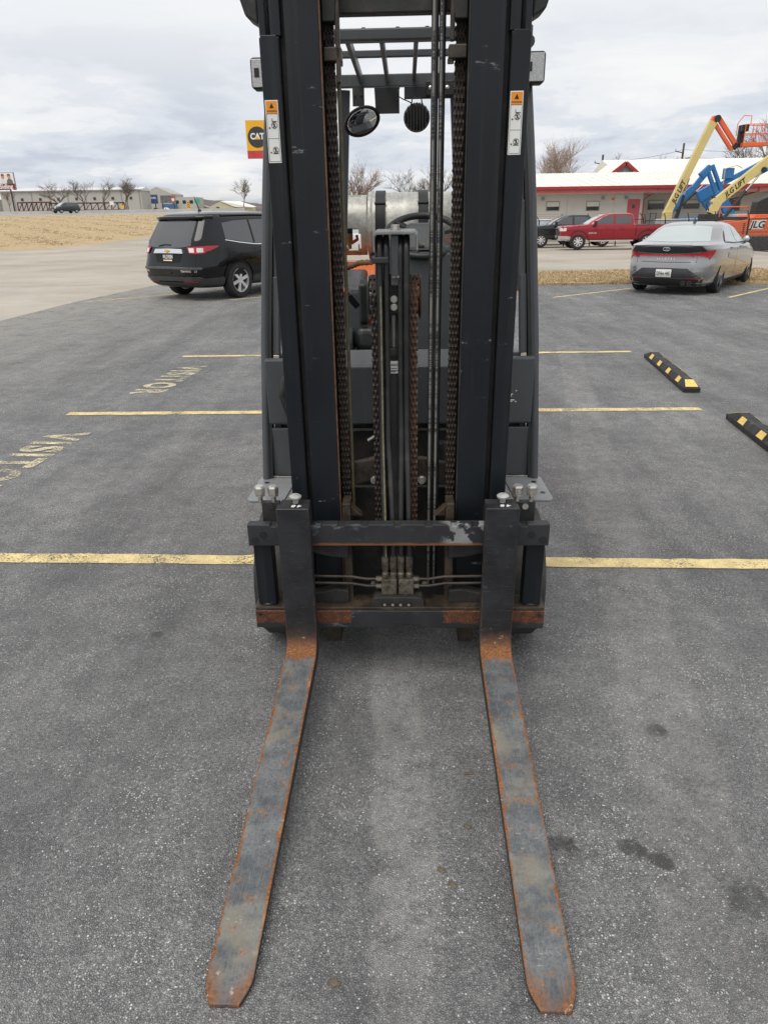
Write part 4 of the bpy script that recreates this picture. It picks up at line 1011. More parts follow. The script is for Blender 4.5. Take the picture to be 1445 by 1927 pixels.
# overhead guard
m = MB(); m.bar((-.50, .985, 2.228), (.50, .985, 2.228), .055, .040); P_(m, 'guard_front_bar', M_body, bevel=.006)
for x in (-.192, -.062, .070):
    m = MB(); m.bar((x, 1.02, 2.232), (x, 1.885, 2.232), .017, .045); P_(m, 'guard_slat', M_body, bevel=.003)
for x in (-.118, .01, .12):
    m = MB(); m.cyl((x - .01, .985, 2.247), (x - .01, .985, 2.254), .008, 8); P_(m, 'rivet', M_black)
for s in (-1, 1):
    m = MB(); m.tube([(s * .49, .99, 2.20), (s * .50, 1.45, 2.225), (s * .50, 1.93, 2.215)], .024, 12); P_(m, 'guard_side_rail', M_body, smooth=60)
    m = MB(); m.bar((s * .275, 1.94, 2.19), (s * .34, 2.14, 1.30), .050, .04, (0, 1, 0)); m.bar((s * .325, 1.96, 2.19), (s * .41, 2.16, 1.30), .018, .04, (0, 1, 0)); P_(m, 'rear_pillar', M_body, bevel=.004)
m = MB(); m.bar((-.48, 1.50, 2.262), (.48, 1.50, 2.262), .03, .026); P_(m, 'guard_cross_slat', M_body, bevel=.003)
m = MB(); m.bar((-.50, 1.91, 2.222), (.50, 1.91, 2.222), .04, .055); P_(m, 'guard_rear_bar', M_body, bevel=.004)
# things bolted under the rear bar
m = MB(); m.box(-.234, -.176, 1.875, 1.885, 2.11, 2.195); m.hexbolt((-.222, 1.875, 2.158), (0, -1, 0), .007, .006); m.hexbolt((-.192, 1.875, 2.158), (0, -1, 0), .007, .006); P_(m, 'mirror_bracket', M_black)
MC = Vector((-.190, 1.87, 2.044)); me_ = empty('mirror', MC, 0, fl); me_.rotation_euler = (R(62), R(0), R(0)); me_.matrix_local = Matrix.Translation(MC) @ Matrix.Rotation(R(-22), 4, 'Y') @ Matrix.Rotation(R(126), 4, 'X') @ Matrix.Diagonal((1.0, .78, 1.0, 1.0))
m = MB(); m.lathe([(.02, -.03), (.075, -.022), (.093, .0), (.093, .010), (.085, .012), (.085, .006)], (0, 0, 0), 'z', 36); m.build('mirror_shell', M_black, me_, smooth=40)
m = MB(); m.lathe([(.085 * math.sin(a) / math.sin(.6), .0065 + .05 * (math.cos(a) - math.cos(.6))) for a in (.6, .5, .4, .3, .2, .1, .01)], (0, 0, 0), 'z', 36); m.build('mirror_face', M_mirror, me_, smooth=180)
m = MB(); m.prism([(-.126, 2.19), (-.120, 2.075), (-.002, 2.075), (-.002, 2.19)], 'y', 1.872, 1.884); P_(m, 'hanger_plate', M_black, bevel=.002)
m = MB(); m.box(.022, .30, 1.862, 1.892, 2.137, 2.192); P_(m, 'lamp_mount', M_black, bevel=.004)
m = MB(); m.box(.128, .262, 1.85, 1.8618, 2.145, 2.212); hm = P_(m, 'clamp_plate', M_black, bevel=.006)
for x in (.150, .232):
    m = MB(); m.lathe([(.003, -.006), (.009, -.003), (.010, .0)], (x, 1.85, 2.180), 'y', 12); P_(m, 'bolt', M_zinc, hm)
LC = Vector((.084, 1.865, 2.055)); rl = empty('rear_lamp', LC, 0, fl)
m = MB(); m.lathe([(.03, -.012), (.058, -.004), (.066, .016), (.062, .034), (.04, .04)], (0, 0, 0), 'y', 30); m.build('lamp_housing', M_black, rl, smooth=35)
for k in range(-4, 5):
    h_ = math.sqrt(max(0, .063 ** 2 - (k * .0145) ** 2)); m = MB(); m.box(k * .0145 - .0028, k * .0145 + .0028, -.026, .0, -h_, h_); m.build('cooling_fin', M_black, rl, bevel=.001)
m = MB(); m.tube([(-.028, 0, .05), (-.022, 0, .083), (.022, 0, .083), (.028, 0, .05)], .004, 8); m.build('lamp_stirrup', M_black, rl)
m = MB(); m.tube([(.0, 1.86, 2.19), (-.012, 1.85, 2.15), (.012, 1.85, 2.135), (.05, 1.85, 2.12), (.075, 1.86, 2.10)], .0028, 6); m.tube([(-.014, 1.85, 2.165), (-.018, 1.85, 2.13)], .008, 6); P_(m, 'lamp_cable', M_hose)
# side box and orange tag hanging on the right pillar
m = MB(); m.box(.465, .515, .93, .97, 1.344, 1.398); sb = P_(m, 'switch_box', M_black, bevel=.008)
m = MB(); m.box(.468, .516, .945, .947, 1.305, 1.342); tg = P_(m, 'orange_tag', M_orange); letters('tag_print', 'KT', .026, M_ink, (.490, .9440, 1.324), (0, 0, -1), (1, 0, 0), tg, bold=.0004)
# tiny data plate on the right cowl
m = MB()
for zz, w in ((.922, .026), (.915, .022), (.898, .034), (.892, .026)): m.box(.437 , .437 + w, .7135, .7148, zz, zz + .0035)
for zz in (.938, .893): m.cyl((.476, .7148, zz), (.476, .7135, zz), .0028, 8)
P_(m, 'data_print', M_white)
# ------------------------------------------------------------------ vehicles
def car_paint(name, base, metal=.35, rough=.32, coat=.8): return pm(name, base, rough, metal, var=.05, vs=1.5, rvar=.05, coat=coat, dirt=sc3(base, .9), ds=3, dth=(.5, .8), spec=.25)
def gloss(name, base, rough=.06, ior=1.6, metal=0.0):
    if name in MATS: return MATS[name]
    t = NT(name); f = t.noise(2.0, 3)
    MATS[name] = t.out(t.mix(f, sc3(base, .85), sc3(base, 1.15)), rough, metal, IOR=ior); return MATS[name]
M_glass_d = gloss('tinted_glass', (.045, .049, .053), .04, 1.9)
M_glass_l = gloss('sky_painted_glass', (.40, .45, .445), .05, 1.9)  # reflected sky is painted into the pale base colour
M_chrome = gloss('chrome', (.80, .81, .82), .08, 1.5, 1.0)
M_trim = pm('black_trim', (.018, .018, .019), .5, var=.15)
M_lampred = gloss('red_lamp', (.42, .012, .022), .12)
M_lampclr = gloss('clear_lamp', (.72, .68, .68), .12)
M_rimsil = pm('silver_rim', (.66, .66, .67), .3, .35, var=.05)
M_under = pm('underbody', (.010, .010, .010), .9, var=.2)
M_ctyre = pm('car_tyre', (.018, .018, .018), .85, var=.25, vs=6, dirt=(.05, .047, .043), ds=5, dth=(.5, .8))

class Car:
    """body from level slices (z, rear x, front x, half width, squareness); x runs forward from the rear bumper"""
    def __init__(s, name, loc, heading, slices, paint, scale=1.0):
        s.e = empty(name, loc, heading); s.e.scale = (scale,) * 3
        s.sl = slices; s.paint = paint
    def at(s, z):
        S = s.sl
        if z <= S[0][0]: return S[0][1:]
        for a, b in zip(S, S[1:]):
            if z <= b[0]:
                q = (z - a[0]) / max(1e-6, b[0] - a[0]); return tuple(a[i] + (b[i] - a[i]) * q for i in range(1, 5))
        return S[-1][1:]
    def side(s, x, z, sg=-1, off=0.0):
        r, f, w, n = s.at(z); X = max(-.9995, min(.9995, (x - (r + f) / 2) / ((f - r) / 2)))
        return (x, sg * (w * (1 - abs(X) ** n) ** (1 / n) + off), z)
    def rear(s, y, z, off=0.0, front=False):
        r, f, w, n = s.at(z); Y = min(.9995, abs(y) / w); k = (1 - Y ** n) ** (1 / n); c, h = (r + f) / 2, (f - r) / 2
        return (c + h * k + off, y, z) if front else (c - h * k - off, y, z)
    def body(s, arches, ar, sub=3, na=72, name='body'):
        m = MB(); rows = []
        for a, b in zip(s.sl, s.sl[1:]):
            for k in range(sub): q = k / sub; rows.append(tuple(a[i] + (b[i] - a[i]) * q for i in range(5)))
        rows.append(s.sl[-1])
        v = []
        for z, r, f, w, n in rows:
            for k in range(na):
                a = 2 * math.pi * (k + .5) / na; ca, sa = math.cos(a), math.sin(a)
                X = math.copysign(abs(ca) ** (2 / n), ca); Y = math.copysign(abs(sa) ** (2 / n), sa)
                v.append(((r + f) / 2 + (f - r) / 2 * X, w * Y, z))
        fc = [(i * na + k, i * na + (k + 1) % na, (i + 1) * na + (k + 1) % na, (i + 1) * na + k) for i in range(len(rows) - 1) for k in range(na)]
        fc += [tuple(range(na))[::-1], tuple(range((len(rows) - 1) * na, len(rows) * na))]
        m.add(v, fc); o = m.build(name, s.paint, s.e, smooth=0)
        cm_ = MB()
        wmax = max(q[3] for q in s.sl)
        for xa in arches:
            for sg in (-1, 1): cm_.cyl((xa, sg * (wmax - .30), ar * .93), (xa, sg * (wmax + .2), ar * .93), ar, 36)
        cut = cm_.build('cut', M_under)
        b = o.modifiers.new('b', 'BOOLEAN'); b.object = cut; b.operation = 'DIFFERENCE'; b.solver = 'EXACT'; b.material_mode = 'TRANSFER'
        dg = bpy.context.evaluated_depsgraph_get(); me = bpy.data.meshes.new_from_object(o.evaluated_get(dg))
        o.modifiers.clear(); o.data = me
        cme = cut.data; bpy.data.objects.remove(cut); bpy.data.meshes.remove(cme)
        for p in me.polygons: p.use_smooth = True
        me.set_sharp_from_angle(angle=R(32))
        s.b = o; return o
    def patch(s, name, mat, lo, hi, where='side', sg=-1, off=.006, nh=5, parent=None, nb=8, th=.012):
        """thin shell laid on the body between a lower and an upper edge line"""
        def res(L):
            L = [Vector((*p, 0)) for p in L]; d = [0]
            for a, b in zip(L, L[1:]): d.append(d[-1] + (b - a).length)
            out = []
            for k in range(nb):
                q = d[-1] * k / (nb - 1); i = max(j for j in range(len(d)) if d[j] <= q + 1e-9); i = min(i, len(L) - 2)
                out.append(L[i].lerp(L[i + 1], (q - d[i]) / max(1e-9, d[i + 1] - d[i])))
            return out
        A, B = res(lo), res(hi); fr, bk = [], []
        for j in range(nh):
            for i in range(nb):
                p = A[i].lerp(B[i], j / (nh - 1))
                for lst, of in ((fr, off), (bk, off - th)):
                    lst.append(s.side(p.x, p.y, sg, of) if where == 'side' else s.rear(p.x, p.y, of, where == 'front'))
        m = MB(); m.grid(fr, nb, nh); n0 = nb * nh; m.v += bk
        rim = [i for i in range(nb)] + [nb * j + nb - 1 for j in range(1, nh)] + [nb * (nh - 1) + i for i in range(nb - 2, -1, -1)] + [nb * j for j in range(nh - 2, 0, -1)]
        m.f += [(a, b, b + n0, a + n0) for a, b in zip(rim, rim[1:] + rim[:1])]
        return m.build(name, mat, parent if parent is not None else s.e, smooth=40)
    def both(s, name, mat, lo, hi, **kw): return [s.patch(name, mat, lo, hi, 'side', sg, **kw) for sg in (-1, 1)]
    def text(s, txt, size, mat, y, z, off=.012, parent=None, where='rear', sg=-1, x=0, name='badge_lettering', **kw):
        v, f = text_mesh(txt, size, **kw); m = MB()
        if where == 'rear': m.add([s.rear(y - a, z + b, off) for a, b in v], f)
        else: m.add([s.side(x + (a if sg < 0 else -a), z + b, sg, off) for a, b in v], f)
        return m.build(name, mat, parent if parent is not None else s.e)
    def wheels(s, xa, r, w, track, spokes, rim_k=.66, sw=.07, dark=None, steer=0.0):
        for x in xa:
            for sg in (-1, 1):
                e = empty('wheel', (x, sg * track / 2, r), 0, s.e)
                m = MB(); m.lathe([(r * rim_k, -w / 2), (r * .90, -w / 2), (r * .97, -w * .42), (r, -w * .30), (r, w * .30), (r * .97, w * .42), (r * .90, w / 2), (r * rim_k, w / 2)], (0, 0, 0), 'y', 36, True); m.build('tyre', M_ctyre, e, smooth=30)
                m = MB(); rr = r * rim_k; yo = sg * w * .40
                m.lathe([(rr, -w * .45), (rr, w * .45), (rr * .93, w * .45), (rr * .9, w * .1), (rr * .9, -w * .1), (rr * .93, -w * .45)], (0, 0, 0), 'y', 32, True)
                m.cyl((0, yo - sg * .03, 0), (0, yo, 0), rr * .26, 16)
                for k in range(spokes):
                    a = 2 * math.pi * k / spokes + .3; c_, s_ = math.cos(a), math.sin(a)
                    m.bar((c_ * rr * .18, yo - sg * .005, s_ * rr * .18), (c_ * rr * .96, yo - sg * .015, s_ * rr * .96), sw * rr / .23, .03, (0, 1, 0), w1=sw * rr / .23 * 1.35)
                m.build('rim', dark or M_rimsil, e, smooth=30)
                m = MB(); m.cyl((0, -sg * .05, 0), (0, -sg * .03, 0), rr * .89, 24); m.build('brake_disc', M_under, e)

# ---- black SUV, seen from behind on the left
suv_p = car_paint('black_car_paint', (.0030, .0032, .0037), .0, .10, .45)
S = [(.26, .28, 5.00, .86, 7), (.34, .12, 5.10, .93, 7), (.50, .02, 5.16, .98, 7), (.68, .00, 5.17, .99, 7), (.80, .035, 5.15, .995, 6.5), (.95, .06, 5.05, .992, 6), (1.06, .09, 4.80, .985, 6), (1.12, .12, 4.3, .972, 6),
     (1.20, .155, 3.98, .95, 6.5), (1.35, .26, 3.72, .905, 6.5), (1.52, .375, 3.40, .85, 6.5), (1.64, .46, 3.10, .805, 6.5), (1.705, .53, 2.85, .75, 6), (1.745, .68, 2.6, .65, 5.5), (1.768, .95, 2.2, .45, 5)]
hd = R(57)
def place(rear_axle_mid, heading, xr): return (rear_axle_mid[0] - math.cos(heading) * xr, rear_axle_mid[1] - math.sin(heading) * xr, 0)
c = Car('suv', place((-3.86, 16.80), hd, 1.13), hd, S, suv_p)
tag(c.e, 'glossy black family SUV parked at an angle beyond the left guard pillar', 'suv')
c.body((1.13, 4.15), .415)
rw = [(-.62, 1.10), (-.4, 1.07), (0, 1.06), (.4, 1.07), (.62, 1.10)]
c.patch('rear_window', M_glass_d, rw, [(-.55, 1.57), (-.3, 1.60), (0, 1.605), (.3, 1.60), (.55, 1.57)], 'rear', off=.008, nb=14)
m = MB()
sp_ = [(c.rear(y, 1.64, .05 if abs(y) < .7 else .0)) for y in np.linspace(-.76, .76, 13)]; m.tube(sp_, .035, 8); m.build('roof_spoiler', suv_p, c.e, smooth=60)
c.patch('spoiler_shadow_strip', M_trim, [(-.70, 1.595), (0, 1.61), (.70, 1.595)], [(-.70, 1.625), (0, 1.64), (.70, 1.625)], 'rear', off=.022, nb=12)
m = MB(); m.tube([c.rear(.30, 1.10, .02), c.rear(.12, 1.13, .022), c.rear(-.05, 1.12, .02)], .012, 6); m.build('rear_wiper', M_trim, c.e)
c.both('side_window', M_glass_d, [(.82, 1.22), (1.2, 1.17), (1.62, 1.12)], [(.84, 1.53), (1.2, 1.575), (1.62, 1.59)], nb=10)
c.both('side_window', M_glass_d, [(1.68, 1.115), (2.1, 1.10), (2.62, 1.09)], [(1.68, 1.59), (2.1, 1.595), (2.60, 1.58)], nb=8)
c.both('side_window', M_glass_d, [(2.70, 1.09), (3.2, 1.09), (3.72, 1.10)], [(2.68, 1.575), (2.95, 1.55), (3.25, 1.46)], nb=8)
c.both('window_trim', M_chrome, [(.80, 1.195), (1.2, 1.135), (1.66, 1.085), (2.6, 1.065)], [(.80, 1.21), (1.2, 1.152), (1.66, 1.102), (2.6, 1.082)], nb=14, nh=2, off=.012)
c.both('roof_rail', M_trim, [(.9, 1.675), (1.8, 1.69), (2.7, 1.675)], [(.9, 1.70), (1.8, 1.715), (2.7, 1.70)], nb=12, nh=3, off=.03, th=.03)
c.patch('plate_recess', M_under, [(-.34, .78), (0, .765), (.34, .78)], [(-.42, .985), (0, .985), (.42, .985)], 'rear', off=.004, nb=8)
c.patch('chrome_bar', M_chrome, [(-.44, .955), (0, .96), (.44, .955)], [(-.40, 1.04), (0, 1.05), (.40, 1.04)], 'rear', off=.020, nb=10)
m = MB(); g = [(-.07, -.018), (-.028, -.018), (-.028, -.030), (.028, -.030), (.028, -.018), (.08, -.018), (.07, .018), (.028, .018), (.028, .030), (-.028, .030), (-.028, .018), (-.08, .018)]
m.add([c.rear(y + .03, z + 1.0, .030) for y, z in g], [tuple(range(12))]); m.build('gold_badge', pm('gold', (.72, .42, .08), .3, .6), c.e)
pl = c.patch('licence_plate', M_ink, [(-.155, .80), (.155, .80)], [(-.155, .955), (.155, .955)], 'rear', off=.014, nb=4)
c.text('WLGV0SN', .105, M_white, 0, .885, .020, pl, name='plate_lettering', bold=.002, sx=.62)
c.patch('plate_strip', pm('plate_cream', (.75, .66, .45), .5), [(-.13, .806), (.13, .806)], [(-.13, .83), (.13, .83)], 'rear', off=.018, nb=4, parent=pl)
c.patch('tailgate_moulding', pm('satin_grey', (.10, .105, .115), .3, .3), [(-.86, .64), (0, .65), (.86, .64)], [(-.86, .685), (0, .70), (.86, .685)], 'rear', off=.028, nb=16)
c.patch('lower_tailgate', suv_p, [(-.66, .50), (0, .50), (.66, .50)], [(-.74, .64), (0, .65), (.74, .64)], 'rear', off=.006, nb=12)
c.patch('bumper_step', pm('satin_grey', (.10, .105, .115), .3, .3), [(-.92, .40), (0, .40), (.92, .40)], [(-.80, .50), (0, .50), (.80, .50)], 'rear', off=.030, nb=16)
c.patch('bumper_valance', pm('grey_plastic_bumper', (.045, .047, .05), .55), [(-.84, .29), (0, .29), (.84, .29)], [(-.93, .38), (0, .38), (.93, .38)], 'rear', off=.016, nb=16)
c.text('TRAVERSE', .052, M_chrome, -.52, .605, .016, sx=1.2, bold=.002); c.text('LT', .052, M_chrome, -.76, .605, .016, bold=.002); c.text('AWD', .05, M_chrome, .66, .605, .016, bold=.002, sx=1.2)
m = MB(); m.tube([c.rear(.07, .57, .01), c.rear(-.02, .56, .015), c.rear(-.10, .575, .01)], .016, 8); m.build('tow_eye_cover', M_ink, c.e)
for sg in (-1, 1):
    ol = c.patch('tail_lamp', M_lampred, [(sg * .62, .955), (sg * .76, .945), (sg * .87, .96)], [(sg * .54, 1.075), (sg * .74, 1.085), (sg * .86, 1.095)], 'rear', off=.022, nb=10)
    for a, b in (((.62, .72), (.59, .70)), ((.765, .85), (.755, .84))):
        c.patch('clear_lens', M_lampclr, [(sg * a[0], .975), (sg * a[1], .975)], [(sg * b[0], 1.06), (sg * b[1], 1.06)], 'rear', off=.028, nb=4, parent=ol)
    c.patch('lamp_wing', M_lampred, [(.25, .975), (.36, 1.0), (.58, 1.075)], [(.27, 1.095), (.40, 1.10), (.60, 1.095)], 'side', sg, off=.014, nb=6)
    c.patch('reflector', M_lampred, [(sg * .38, .385), (sg * .74, .385)], [(sg * .38, .405), (sg * .74, .405)], 'rear', off=.036, nb=6)
    c.patch('sill_trim', pm('grey_plastic_bumper', (.045, .047, .05), .55), [(1.56, .30), (2.6, .29), (3.7, .30)], [(1.56, .46), (2.6, .45), (3.7, .46)], 'side', sg, off=.012, nb=10)
    c.patch('rear_quarter_valance', pm('grey_plastic_bumper', (.045, .047, .05), .55), [(.20, .31), (.5, .29), (.70, .29)], [(.12, .46), (.5, .47), (.70, .48)], 'side', sg, off=.012, nb=8)
    for x in (1.95, 2.95):
        m = MB(); m.tube([c.side(x - .11, .93, sg, .012), c.side(x - .07, .935, sg, .035), c.side(x + .07, .935, sg, .035), c.side(x + .11, .93, sg, .012)], .014, 8); m.build('door_handle', M_chrome, c.e, smooth=60)
for sg in (-1, 1):
    for xa in (1.13, 4.15): c.patch('wheel_lip', suv_p, [(xa + .415 * math.cos(a), .386 + .415 * math.sin(a)) for a in np.linspace(3.0, .14, 15)], [(xa + .475 * math.cos(a), .386 + .475 * math.sin(a)) for a in np.linspace(3.0, .14, 15)], 'side', sg, off=.020, nb=16, nh=3)
    for x0, x1 in ((1.645, 1.658), (2.655, 2.668)): c.patch('door_gap', M_under, [(x0, .48), (x1, .48)], [(x0, 1.60), (x1, 1.60)], 'side', sg, off=.0015, nb=2, nh=10, th=.004)
    c.patch('tailgate_gap', M_under, [(sg * .745, .66), (sg * .755, .66)], [(sg * .735, 1.08), (sg * .745, 1.08)], 'rear', off=.0015, nb=2, nh=8, th=.004)
m = MB(); m.cyl((1.05, .0, 1.76), (1.09, 0, 1.79), .035, 10); m.tube([(1.07, 0, 1.78), (.97, .02, 2.06)], [.012, .006], 6); m.build('aerial', M_trim, c.e)
c.wheels((1.13, 4.15), .375, .25, 1.74, 6, .68, .050)

# ---- grey saloon, rear three-quarter on the right
sed_p = car_paint('grey_car_paint', (.30, .30, .305), .75, .24, 1.0)
S = [(.17, .22, 4.55, .80, 6.5), (.24, .08, 4.62, .86, 6.5), (.42, .0, 4.67, .895, 6), (.60, .02, 4.66, .905, 6), (.72, .055, 4.55, .91, 5.5), (.80, .06, 4.35, .905, 5.5), (.90, .03, 4.0, .895, 5.5), (.975, .015, 3.70, .865, 5.5),
     (.995, .12, 3.52, .845, 5.5), (1.02, .42, 3.40, .815, 5.5), (1.06, .62, 3.27, .79, 5.5), (1.15, .88, 3.05, .745, 5.5), (1.27, 1.22, 2.74, .68, 5.5), (1.345, 1.50, 2.50, .61, 5), (1.385, 1.75, 2.30, .50, 4.5), (1.402, 1.9, 2.2, .33, 4)]
hd = R(53)
c = Car('saloon_car', place((6.47, 16.25), hd, 1.02), hd, S, sed_p)
tag(c.e, 'grey saloon with full-width red tail light bar parked at the right', 'saloon')
c.body((1.02, 3.74), .365)
c.patch('rear_window', M_glass_l, [(-.66, 1.045), (-.3, 1.035), (0, 1.03), (.3, 1.035), (.66, 1.045)], [(-.50, 1.30), (-.25, 1.325), (0, 1.33), (.25, 1.325), (.50, 1.30)], 'rear', off=.012, nb=14, nh=9)
c.both('side_window', M_glass_l, [(1.32, 1.02), (1.7, .995), (2.10, .985)], [(1.50, 1.24), (1.75, 1.30), (2.06, 1.318)], nb=8)
c.both('side_window', M_glass_l, [(2.16, .985), (2.6, .98), (3.12, .985)], [(2.12, 1.318), (2.42, 1.295), (2.72, 1.215)], nb=8)
c.both('window_trim', M_trim, [(1.16, 1.005), (1.9, .965), (3.2, .965)], [(1.16, 1.016), (1.9, .978), (3.2, .978)], nb=12, nh=2, off=.010)
c.both('quarter_pane', M_trim, [(1.18, 1.025), (1.29, 1.022)], [(1.36, 1.18), (1.46, 1.225)], nb=4)
c.patch('boot_spoiler', M_trim, [(-.76, .865), (-.4, .83), (0, .82), (.4, .83), (.76, .865)], [(-.66, .965), (-.4, .985), (0, .99), (.4, .985), (.66, .965)], 'rear', off=.022, nb=14)
c.patch('light_bar', M_lampred, [(-.78, .775), (-.3, .765), (.3, .765), (.78, .775)], [(-.78, .835), (-.3, .80), (.3, .80), (.78, .835)], 'rear', off=.020, nb=16)
for sg in (-1, 1):
    c.patch('tail_lamp', M_lampred, [(sg * .62, .775), (sg * .72, .765), (sg * .80, .735)], [(sg * .60, .82), (sg * .70, .85), (sg * .79, .875)], 'rear', off=.026, nb=8)
    c.patch('lamp_wing', M_lampred, [(.27, .70), (.33, .74), (.42, .83)], [(.28, .875), (.36, .885), (.46, .89)], 'side', sg, off=.012, nb=6)
    c.patch('reflector', M_lampred, [(sg * .44, .335), (sg * .72, .335)], [(sg * .44, .35), (sg * .70, .35)], 'rear', off=.020, nb=6)
    c.patch('sill_trim', M_trim, [(1.42, .19), (2.4, .18), (3.35, .19)], [(1.42, .25), (2.4, .25), (3.35, .25)], 'side', sg, off=.010, nb=8)
    for x in (1.62, 2.48):
        m = MB(); m.tube([c.side(x - .10, .885, sg, .008), c.side(x - .06, .888, sg, .026), c.side(x + .06, .888, sg, .026), c.side(x + .10, .885, sg, .008)], .013, 8); m.build('door_handle', sed_p, c.e, smooth=60)
    m = MB(); p = Vector(c.side(3.0, 1.02, sg, .10)); m.lathe([(.02, -.10), (.07, -.07), (.085, .0), (.06, .05)], p, 'x', 14); mo = m.build('wing_mirror', M_trim, c.e, smooth=60)
    m = MB(); m.lathe([(.068, -.072), (.02, -.106)], p, 'x', 14); m.build('mirror_glass', M_glass_l, mo)
    for x in (2.13,): c.patch('door_gap', M_under, [(x, .30), (x + .008, .30)], [(x, .975), (x + .008, .975)], 'side', sg, off=.0015, nb=2, nh=6, th=.004)
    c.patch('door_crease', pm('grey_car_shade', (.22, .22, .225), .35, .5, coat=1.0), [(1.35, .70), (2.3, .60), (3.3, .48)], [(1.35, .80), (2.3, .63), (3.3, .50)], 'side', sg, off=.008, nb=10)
m = MB(); m.tube([c.rear(.07 * math.cos(a), .905 + .034 * math.sin(a), .034) for a in [k * math.pi / 10 for k in range(20)]], .006, 6, True); m.build('oval_badge', M_chrome, c.e)
for y0, y1, z0, z1 in ((-.60, -.595, .665, .76), (.595, .60, .665, .76)): c.patch('boot_gap', M_under, [(y0, z0), (y1, z0)], [(y0, z1), (y1, z1)], 'rear', off=.0015, nb=2, th=.004)
c.patch('boot_gap', M_under, [(-.6, .655), (0, .645), (.6, .655)], [(-.6, .665), (0, .655), (.6, .665)], 'rear', off=.0015, nb=10, nh=2, th=.004)
c.text('H', .05, M_chrome, 0, .905, .034, shear=.3, bold=.003, sx=1.5)
c.text('ELANTRA', .05, M_chrome, 0, .715, .012, space=2.0, bold=.001)
pl = c.patch('licence_plate', M_white, [(-.155, .36), (.155, .36)], [(-.155, .515), (.155, .515)], 'rear', off=.030, nb=4)
c.text('DFA', .10, M_ink, .082, .435, .036, pl, name='plate_lettering', sx=.62, bold=.001); c.text('445', .10, M_ink, -.085, .435, .036, pl, name='plate_lettering', sx=.62, bold=.001); c.text('O', .055, M_ink, 0, .43, .036, pl, name='plate_lettering', bold=.002)
c.patch('plate_surround', pm('dark_grey_valance', (.04, .042, .045), .6), [(-.72, .345), (0, .34), (.72, .345)], [(-.46, .535), (0, .54), (.46, .535)], 'rear', off=.010, nb=14)
c.patch('diffuser', M_trim, [(-.70, .20), (0, .19), (.70, .20)], [(-.75, .325), (0, .325), (.75, .325)], 'rear', off=.012, nb=14)
for y in (-.52, -.40):
    m = MB(); p = Vector(c.rear(y, .255, .02)); m.lathe([(.030, -.03), (.048, -.03), (.050, .05), (.030, .06)], p, 'x', 16); m.build('exhaust_tip', M_trim, c.e, smooth=40)
    m = MB(); m.cyl(p + Vector((-.031, 0, 0)), p + Vector((-.030, 0, 0)), .030, 14); m.build('exhaust_bore', M_under, c.e)
m = MB(); m.prism([(1.72, 1.372), (1.98, 1.395), (1.80, 1.47)], 'y', -.012, .012); m.build('roof_fin', M_trim, c.e)
c.wheels((1.02, 3.74), .325, .225, 1.56, 5, .72, .05, pm('dark_alloy', (.14, .14, .145), .35, .7))

